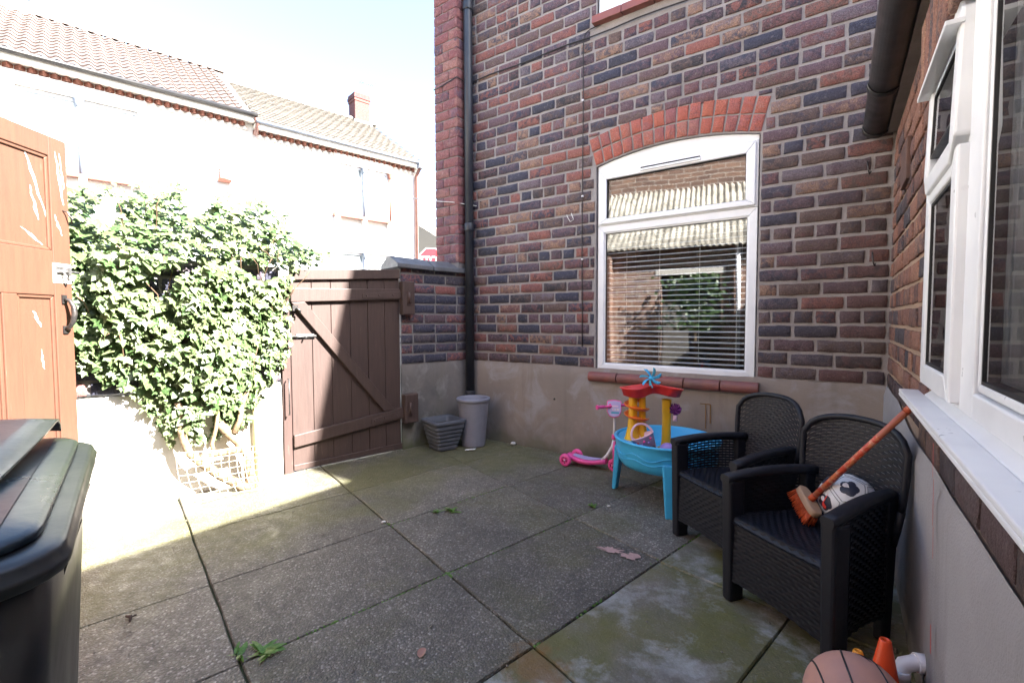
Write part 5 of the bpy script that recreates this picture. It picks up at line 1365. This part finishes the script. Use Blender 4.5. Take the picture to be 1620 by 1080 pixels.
pail = thing('toy_bucket', 'pale pink toy bucket lying tilted in the blue water table', 'bucket', (-1.150, -.70, .352)); pail.scale = (1.25, 1.25, 1.25); pail.rotation_euler = (radians(-10), radians(-22), radians(40))
m = MB(); m.lathe([(0, -.02), (.036, -.02), (.052, .06), (.055, .062), (.053, .066), (.049, .06), (.034, -.014), (0, -.014)], 28); m.build('pail_body', M['p_palepink'], pail)
m = MB(); m.tube([(.053 * cos(a), .004, .058 + .062 * sin(a)) for a in [pi * k / 14 for k in range(15)]], .0055, 8, flat=1.0); m.build('bail_handle', M['p_palepink'], pail)
for a, z, mt in ((-2.2, .03, 'p_violet'), (-1.9, .042, 'p_pink'), (-2.6, .04, 'p_red'), (-1.5, .03, 'p_violet'), (-1.2, .045, 'p_pink')):
    r = .036 + .016 * (z + .02) / .08; m = MB(); m.sphere((r * cos(a), r * sin(a), z), .006, 8, 6, (1, 1, 1)); m.build('flower_dot', M[mt], pail)
tb_ = thing('toy_turtle', 'small violet and yellow bath toy in the water table', 'toy', (-1.035, -.690, .345)); tb_.scale = (1.35, 1.35, 1.35)
m = MB(); m.sphere((0, 0, .008), .036, 18, 10, (1, .9, .85)); m.build('shell', M['p_violet'], tb_)
for x, y in ((.034, -.02), (-.036, -.015), (.02, .03)):
    m = MB(); m.sphere((x, y, -.004), .019, 12, 8, (1, 1, 1.1)); m.build('foot', M['p_yellow'], tb_)
tc = thing('toy_cup', 'little black cup lying in the water table beside the bucket', 'cup', (-1.085, -.735, .345)); tc.scale = (1.2, 1.2, 1.2); tc.rotation_euler = (radians(70), 0, radians(-30))
m = MB(); m.lathe([(0, -.02), (.018, -.02), (.023, .02), (.0245, .02), (.0245, .024), (.021, .024), (.016, -.015), (0, -.015)], 20); m.build('cup_body', M['p_black'], tc)
m = MB(); m.lathe([(.0225, .012), (.0245, .012), (.0247, .017), (.0227, .017)], 20); m.build('cup_band', M['p_white'], tc)

# ================================================================== CORD, LITTER, WEEDS
c = MB(); c.tube([(-6.5, -2.6, 2.75), (-3.44, -.16, 2.255), (-3.2, -.155, 2.21), (-3.03, -.02, 2.178)], .004, 6)
tag(c.build('washing_line', M['cord']), 'thin white cord stretched past the brick pier to the drainpipe', 'cord')
m = MB(); m.box(-.045, .045, -.018, .018, 0, .002); m.v = [(x, y, z + (.012 if x > .03 else 0)) for x, y, z in m.v]
tag(m.build('paper_scrap', M['wax_paper'], loc=(-2.80, -.40, .006), rot=(0, 0, radians(25))), 'flat white paper scrap on the slab below the tall pot', 'litter')
def pebble(loc, s, label, mat='pebble', sc_=(1, .7, .5)):
    m = MB(); m.sphere((0, 0, 0), s, 10, 7, sc_); m.v = [tuple(Vector(v) * (1 + .25 * noise.noise(Vector(v) * 60))) for v in m.v]
    tag(m.build('stone' if mat == 'pebble' else 'dead_leaf', M[mat], loc=loc, rot=(0, 0, random.uniform(0, 3))), label, 'stone' if mat == 'pebble' else 'leaf')
pebble((-2.60, -.045, .018), .030, 'broken pale stone lying against the cement wall left of the scooter')
pebble((-2.255, -1.78, .010), .014, 'small white stone near the green weeds in the middle of the patio')
pebble((-1.33, -.86, .008), .012, 'tiny pale stone on the slab in front of the water table')
m = MB(); m.add([(x * .022, y * .013, .004 + .008 * abs(y) ** 2 + .004 * x) for x, y in [(0, 0)] + [(cos(2 * pi * k / 12), sin(2 * pi * k / 12) * (1 - .3 * cos(2 * pi * k / 12))) for k in range(12)]], [(0, 1 + k, 1 + (k + 1) % 12) for k in range(12)], True)
tag(m.build('dead_leaf', M['deadleaf'], loc=(-1.335, -2.375, .004), rot=(.1, .1, 2.0)), 'single pinkish dead leaf on a dark slab near the bottom edge', 'leaf')
m = MB(); m.tube([(-.03, 0, .004), (0, .006, .012), (.025, -.004, .006)], [.004, .006, .003], 6); m.tube([(0, .004, .01), (.01, .02, .014)], .003, 5)
tag(m.build('twig', M['twig'], loc=(-2.36, -2.88, .004)), 'small dark twig on the slab beside the bin', 'twig')
def stain(poly, mat, label, name, z):
    m = MB(); m.add([(x, y, z) for x, y in poly], [tuple(range(len(poly)))]); tag(m.build(name, M[mat]), label, 'stain', kind='stuff')
def blob(cx, cy, rx, ry, n, seed, rot=0, amp=.5):
    rg = random.Random(seed); out = []
    for k in range(n):
        a = 2 * pi * k / n; q = 1 + rg.uniform(-amp, amp); x, y = rx * cos(a) * q, ry * sin(a) * q
        out.append((cx + x * cos(rot) - y * sin(rot), cy + x * sin(rot) + y * cos(rot)))
    return out
stain(blob(-1.10, -1.345, .060, .022, 40, 3, .3, .6), 'paint_pink', 'pink paint spill on the middle slab', 'paint_spill', .0065)
stain(blob(-1.00, -1.355, .04, .03, 18, 5, .3, .4), 'paint_pink', 'small pink paint drip on the middle slab', 'paint_spill', .0066)
def weed(loc, n, size, label, seed, group='weeds growing in the slab joints', wk=1.0):
    rg = random.Random(seed); t = thing('weed', label, 'weed', loc, 0, group); m = MB()
    for k in range(n):
        a = rg.uniform(0, 2 * pi); ln = size * rg.uniform(.5, 1.1); w = ln * rg.uniform(.07, .14) * wk; lift = rg.uniform(.15, .8)
        d = Vector((cos(a), sin(a), 0)); s_ = Vector((-sin(a), cos(a), 0)); o = len(m.v); b0 = Vector((rg.uniform(-.02, .02), rg.uniform(-.006, .006), 0))
        for q in range(5):
            u = q / 4; p = b0 + d * ln * u + Vector((0, 0, ln * lift * (u - .55 * u * u) + .002)); ww = w * sin(pi * min(1, .12 + u * .86)) ** .8 * (1 + .35 * (q % 2))
            m.v += [tuple(p - s_ * ww), tuple(p + s_ * ww + Vector((0, 0, .002)))]
        for q in range(4): m.face((o + 2 * q, o + 2 * q + 1, o + 2 * q + 3, o + 2 * q + 2), True)
    m.build('leaf_rosette', M['weed'], t, fix=False)
weed((-1.775, -2.675, 0), 26, .062, 'bright green dandelion weed in the joint at the bottom left', 1)
weed((-1.84, -2.73, 0), 10, .045, 'tiny weed sprout just below the dandelion', 2)
weed((-2.06, -1.44, 0), 18, .055, 'low green weed in the joint in the middle of the patio', 3)
weed((-2.12, -1.50, 0), 12, .045, 'small weed beside the middle joint, left of its neighbour', 7)
weed((-1.425, -.905, 0), 12, .05, 'small weed in the joint in front of the scooter', 4)
# crumbs of mortar and soil swept against the walls
gr_ = MB(); rg = random.Random(33)
def crumbs(p, q, n, spread, side):
    for k in range(n):
        t_ = rg.random(); d = abs(rg.gauss(0, spread)); x = p[0] + (q[0] - p[0]) * t_ + side[0] * d; y = p[1] + (q[1] - p[1]) * t_ + side[1] * d
        if x > -.03: continue
        r = rg.choice((.002, .003, .003, .004, .006)) * rg.uniform(.7, 1.3)
        o = len(gr_.v); cz = .002 + r * .4
        for dx, dy, dz in ((1, 0, 0), (0, 1, 0), (-1, 0, 0), (0, -1, 0), (0, 0, .8), (0, 0, -.6)): gr_.v.append((x + dx * r * rg.uniform(.6, 1.2), y + dy * r * rg.uniform(.6, 1.2), cz + dz * r))
        for f in ((0, 1, 4), (1, 2, 4), (2, 3, 4), (3, 0, 4), (1, 0, 5), (2, 1, 5), (3, 2, 5), (0, 3, 5)): gr_.face([o + i for i in f])
crumbs((-3.1, -.02), (-.05, -.02), 420, .05, (0, -1)); crumbs((-.02, -.1), (-.02, -2.6), 260, .05, (-1, 0)); crumbs((-3.3, -.7), (-3.12, -.02), 120, .05, (1, -.2)); crumbs((-3.5, -1.6), (-3.3, -.7), 90, .04, (1, -.2))
crumbs((-2.9, -2.9), (-.3, -.3), 260, .8, (.6, -.6)); crumbs((-2.9, -2.9), (-.3, -.3), 200, .8, (-.6, .6))
tag(gr_.build('grit', simple('grit_crumbs', (.30, .27, .23), (.16, .14, .11), 60, .9, 0), kind='stuff'), 'loose grit and crumbs along the wall bases', 'grit')
# moss along the joints
ms = MB()
rg = random.Random(9)
def moss(p, q, n, w):
    for k in range(n):
        t_ = rg.random(); x = p[0] + (q[0] - p[0]) * t_ + rg.gauss(0, w); y = p[1] + (q[1] - p[1]) * t_ + rg.gauss(0, w); s_ = rg.uniform(.003, .008)
        ms.lathe([(0, s_ * .9), (s_ * .7, s_ * .5), (s_, 0)], 5, Matrix.Translation((x, y, -.004)), False)
moss((-2.25, -1.83), (-2.05, -.93), 220, .006); moss((-1.81, -2.74), (-1.60, -1.95), 240, .006); moss((-1.612, -1.954), (-1.30, -.56), 120, .004)
moss((-2.2, -1.76), (-2.15, -1.62), 90, .014); moss((-1.63, -1.97), (-1.57, -1.92), 90, .014); moss((-.89, -1.3), (-.72, -.6), 60, .005); moss((-1.05, -2.12), (-.9, -1.33), 60, .004)
tag(ms.build('moss', M['weed'], kind='stuff'), 'green moss growing in the slab joints', 'moss')

# ================================================================== STREET
def FP(s, D, z): return wall_pt(s, -D, z)
FRM = wall_frame()   # local x = s, local y = +D
ha = thing('terraced_house', 'pale terraced house across the street with red pantile roof', 'house', tuple(P0), WZ, 'terraced houses across the street')
hb_ = thing('terraced_house', 'pale end terrace house across the street with grey tiled roof and corner downpipe', 'house', tuple(P0), WZ, 'terraced houses across the street')
bpy.context.view_layer.update()
def make_house(h, s0, s1, eave, ridge, tile, tw, tg, pan, s_tiles, side):
    w = MB(); w.box(s0 + .004 * (side > 0), s1, 9.0, 15.4, -.05, eave - .02); w.build('wall', M['facade'], h)
    D0, D1 = 8.72, 12.2; sl = sqrt((D1 - D0) ** 2 + (ridge - eave) ** 2); an = atan2(ridge - eave, D1 - D0)
    rf = MB(); rf.add([(s0, D0 + .05, eave - .03), (s1, D0 + .05, eave - .03), (s1, D1, ridge - .04), (s0, D1, ridge - .04), (s1, 15.6, eave - .03), (s0, 15.6, eave - .03)], [(0, 1, 2, 3), (3, 2, 4, 5), (1, 4, 2), (0, 3, 5), (0, 5, 4, 1)])
    roof = rf.build('roof', M[tile], h)
    # tiles: one shape shared, laid in courses up the slope
    t = MB(); n = 8 if pan else 3
    def tf(u, v):
        return (tw * u, tg * 1.12 * v, (.028 * sin(2 * pi * u + .6) if pan else .006 * (1 - (2 * u - 1) ** 2)) + .028 * (1 - v))
    t.grid(tf, n, 1); o = len(t.v)
    for i in range(n + 1): x, y, z = tf(i / n, 0); t.v.append((x, y, z - .026))
    for i in range(n): t.face((i, i + 1, o + i + 1, o + i), True)
    me = t.mesh('roof_tile'); me.materials.append(M[tile]); rest = MB(); cnt = 0
    rows = int(sl / tg)
    for j in range(rows):
        for i in range(int((s1 - s_tiles) / tw)):
            so = s_tiles + i * tw + (0 if pan else (tw / 2 if j % 2 else 0)) 
            if so + tw > s1 + .1: continue
            mt = Matrix.Translation((so, D0 + tg * j * cos(an), eave + tg * j * sin(an) + random.uniform(-.004, .004))) @ Matrix.Rotation(an, 4, 'X') @ Matrix.Rotation(random.uniform(-.008, .008), 4, 'Z')
            if cnt < 296:
                q = bpy.data.objects.new('roof_tile', me); COL.objects.link(q); q.parent = h; q.matrix_local = mt; cnt += 1
            else: rest.add(t.v, t.f, True, mt)
    if rest.v: rest.build('tile_courses', M[tile], h, kind='stuff', fix=False)
    rg_ = MB()
    x = max(s0, s_tiles)
    while x < s1 - .05:
        rg_ = MB(); rg_.lathe([(.11, 0), (.11, .42)], 10, Matrix.Translation((x, D1, ridge - .05)) @ Matrix.Rotation(pi / 2, 4, 'Y') @ Matrix.Rotation(pi / 2, 4, 'Z'), True, 0, pi)
        rg_.build('ridge_tile', M[tile], h, fix=False); x += .44
    e = MB(); e.tube([(s0, 8.67, eave - .025), (s1 + .03, 8.67, eave - .025)], .045 if pan else .036, 10); e.build('gutter', M['black_plastic'] if pan else M['lead'], h)
    e = MB(); e.box(s0, s1, 8.72, 9.0, eave - .14, eave - .05); e.build('eaves_band', M['white_stone'], h)
    # dog-tooth courses under the eaves
    dt = MB(); dt.prism([(0, 0), (.15, 0), (.075, -.11)], 0, .085); dt.v = [(x, z, y) for x, y, z in [(a, b, c) for a, b, c in dt.v]]
    me1 = dt.mesh('dogtooth'); me1.materials.append(M['terracotta'])
    dt2 = MB(); dt2.prism([(0, 0), (.13, 0), (.065, -.075)], 0, .07); dt2.v = [(x, z, y) for x, y, z in dt2.v]
    me2 = dt2.mesh('dogtooth'); me2.materials.append(M['white_stone'])
    x = max(s0, s_tiles - .3)
    while x < s1 - .16:
        inst('dogtooth_brick', me1, h, (x, 8.995, eave - .235)); inst('dogtooth_brick', me2, h, (x + .078, 8.995, eave - .312)); x += .157
    return roof
def window_far(h, s0, s1, z0, z1, mulls):
    w = MB(); frame_rect(w, s0, s1, z0, z1, .06, 8.955, 9.03)
    for mx in mulls: w.box(mx - .05, mx + .05, 8.955, 9.03, z0 + .06, z1 - .06)
    win = w.build('window', M['upvc'], h)
    xs_ = [s0 + .06] + [v for mx in mulls for v in (mx - .05, mx + .05)] + [s1 - .06]
    for a, b in zip(xs_[::2], xs_[1::2]):
        p = MB(); p.box(a, b, 8.985, 8.997, z0 + .06, z1 - .06); p.build('pane', M['glass'], win)
        p = MB(); p.box(a, b, 8.998, 8.9995, z0 + .06, z1 - .06); p.build('net_curtain', M['blind'], win)
    sl = MB(); sl.box(s0 - .12, s1 + .12, 8.86, 9.0, z0 - .075, z0 - .005); sl.build('sill', M['terracotta'], win)
    for x in (s0 - .02, (s0 + s1) / 2, s1 + .02):
        cb = MB(); cb.hexa([(x - .06, 8.92, z0 - .24), (x + .06, 8.92, z0 - .24), (x + .06, 9.0, z0 - .24), (x - .06, 9.0, z0 - .24)], [(x - .06, 8.87, z0 - .077), (x + .06, 8.87, z0 - .077), (x + .06, 9, z0 - .077), (x - .06, 9, z0 - .077)]); cb.build('corbel', M['white_stone'], win)
    hd = MB(); hd.box(s0 - .12, s1 + .12, 8.88, 9.0, z1 + .005, z1 + .07); hd.box(s0 - .08, s1 + .08, 8.93, 9.0, z1 + .072, z1 + .26); hd.build('head', M['white_stone'], win)
    for x in [s0 - .03, s1 + .03] + list(mulls):
        cl = MB(); cl.tube([(x, 8.91, z0), (x, 8.91, z1 - .16)], .035, 8); cl.lathe([(.04, z1 - .16), (.075, z1 - .1), (.07, z1 - .06), (.09, z1 - .02), (.09, z1)], 10, Matrix.Translation((x, 8.91, 0))); cl.build('colonnette', M['lead'] if x in mulls else (M['terracotta'] if x > s1 and s0 > 0 else M['white_stone']), win)
    return win
make_house(ha, -9, 1.12, 5.93, 8.25, 'roof_red', .225, .285, True, -3.6, -1)
make_house(hb_, 1.124, 5.62, 5.80, 8.02, 'roof_grey', .21, .20, False, 1.13, 1)
window_far(ha, -2.86, -1.0, 3.98, 5.42, [-1.95]); window_far(ha, -2.86, -1.0, .9, 2.9, [-1.95])
window_far(hb_, 3.12, 4.62, 3.98, 5.32, [3.86]); window_far(hb_, 3.12, 4.62, .9, 2.98, [3.86])
c = MB(); c.hexa([(.36, 8.9, 4.3), (.62, 8.9, 4.3), (.62, 9.0, 4.3), (.36, 9.0, 4.3)], [(.36, 8.85, 4.36), (.62, 8.85, 4.36), (.62, 9, 4.36), (.36, 9, 4.36)]); c.box(.40, .52, 8.9, 9.0, 4.36, 4.62); c.build('wall_bracket', M['terracotta'], ha)
dpf = MB(); dpf.tube([(5.56, 8.68, 5.72), (5.53, 8.80, 5.55), (5.52, 8.93, 5.40), (5.52, 8.94, .1)], .05, 10); dpf.build('downpipe', M['brown_pipe'], hb_)
hp = MB(); hp.box(5.45, 5.62, 8.62, 8.80, 5.62, 5.78); hp.build('hopper', M['lead'], hb_, bevel=.01)
dpf = MB(); dpf.tube([(1.12, 8.68, 5.85), (1.16, 8.72, 5.72), (1.14, 8.88, 5.50)], .045, 8); dpf.build('gutter_outlet', M['brown_pipe'], ha)
def chimney(h, s0, s1, D0, D1, z0, z1, mat, e=1.0, pots=2):
    st_ = MB(); st_.box(s0, s1, D0, D1, z0, z1 - .28); ch = st_.build('chimney', M[mat], h)
    for a, z in ((.05 * e, z1 - .28), (.10 * e, z1 - .19), (.05 * e, z1 - .10)):
        b_ = MB(); b_.box(s0 - a, s1 + a, D0 - a, D1 + a, z + .002, z + .088); b_.build('chimney_band', M[mat], ch)
    fl = MB(); fl.box(s0 - .06, s1 + .06, D0 - .10, D1 + .06, z0 + .0, z0 + .16); fl.build('flashing', M['lead'], ch)
    for k in range(pots):
        pt = MB(); x = s0 + (s1 - s0) * (.3 + .4 * k); pt.lathe([(.11, z1 - .01), (.10, z1 + .28), (.12, z1 + .32), (.08, z1 + .32)], 12, Matrix.Translation((x, (D0 + D1) / 2, 0))); pt.build('chimney_pot', M['terracotta'], ch)
    return ch
ch = chimney(hb_, 5.03, 5.55, 12.0, 12.5, 7.75, 8.86, 'chimney_brick', .4, 0)
ae = MB(); ae.tube([(5.5, 12.2, 8.8), (5.5, 12.2, 9.5)], .018, 6); ae.tube([(5.3, 12.2, 9.35), (5.9, 12.2, 9.42)], .012, 6)
for k in range(7): ae.tube([(5.36 + .08 * k, 12.05, 9.36 + .009 * k), (5.36 + .08 * k, 12.35, 9.36 + .009 * k)], .006, 5)
ae.build('aerial', M['steel'], ch)
chimney(ha, -3.6, -2.75, 11.9, 12.6, 7.75, 9.0, 'facade')
# stop sign
stop_p = wall_pt(5.42, -8.0, 0); SN = (CP - stop_p); SN.z = 0; SN.normalize()
sg = thing('stop_sign', 'red octagonal STOP sign behind the yard wall coping', 'sign', tuple(stop_p), atan2(SN.x, -SN.y))
m = MB(); m.tube([(0, .04, 0), (0, .04, 3.05)], .038, 12); m.build('post', M['steel'], sg)
def octo(r): return [(r * cos(pi / 8 + pi / 4 * k), 2.84 + r * sin(pi / 8 + pi / 4 * k)) for k in range(8)]
m = MB(); m.prism(octo(.37), -.004, .0); m.build('plate', M['sign_white'], sg)
m = MB(); m.prism(octo(.345), -.008, -.0045); m.build('red_field', M['sign_red'], sg)
fc = bpy.data.curves.new('stop_text', 'FONT'); fc.body = 'STOP'; fc.size = .27; fc.align_x = 'CENTER'; fc.align_y = 'CENTER'; fc.extrude = .001; fc.offset = .006
fo = bpy.data.objects.new('tmp', fc); COL.objects.link(fo); bpy.context.view_layer.update()
me = bpy.data.meshes.new_from_object(fo.evaluated_get(bpy.context.evaluated_depsgraph_get())); bpy.data.objects.remove(fo)
me.materials.clear(); me.materials.append(M['sign_white'])
lo = bpy.data.objects.new('lettering', me); COL.objects.link(lo); lo.parent = sg; lo.location = (0, -.0105, 2.84); lo.rotation_euler = (pi / 2, 0, 0)
# a house and a tree further up the road
fh = thing('far_house', 'small far house roof glimpsed above the stop sign', 'house', tuple(wall_pt(13.0, -13.5, 0)), WZ + .35)
m = MB(); m.box(-3.2, 3.2, 0, 6, 0, 3.7); m.build('wall', M['facade'], fh)
m = MB(); m.add([(-3.4, -.3, 3.65), (3.4, -.3, 3.65), (3.4, 3, 5.6), (-3.4, 3, 5.6), (3.4, 6.3, 3.65), (-3.4, 6.3, 3.65)], [(0, 1, 2, 3), (3, 2, 4, 5), (1, 4, 2), (0, 3, 5), (0, 5, 4, 1)]); m.build('roof', M['roof_grey'], fh)
for j in range(10):
    m = MB(); a = atan2(1.95, 3.3); m.box(-3.4, 3.4, 0, .38, 0, .03, Matrix.Translation((0, -.3 + .33 * j, 3.67 + .195 * j)) @ Matrix.Rotation(a - .05, 4, 'X')); m.build('tile_course', M['roof_grey'], fh)
tr = thing('street_tree', 'pale green tree beyond the stop sign', 'tree', tuple(wall_pt(15.5, -12.6, 0)))
m = MB(); m.tube([(0, 0, 0), (.05, 0, 1.5), (0, .1, 3.2)], [.16, .12, .05], 10); m.build('trunk', M['bark'], tr)
m = MB()
for k in range(1500):
    p = Vector((random.gauss(0, .8), random.gauss(0, .8), random.gauss(4.2, .75)))
    q = Vector((random.gauss(0, 1), random.gauss(0, 1), random.gauss(.5, .8))).normalized().to_track_quat('Z', 'Y').to_matrix().to_4x4()
    m.add(LG[k % 6][0], LG[k % 6][1], True, Matrix.Translation(p) @ q @ Matrix.Scale(.16, 4))
m.build('crown', M['weed'], tr, kind='stuff', fix=False)
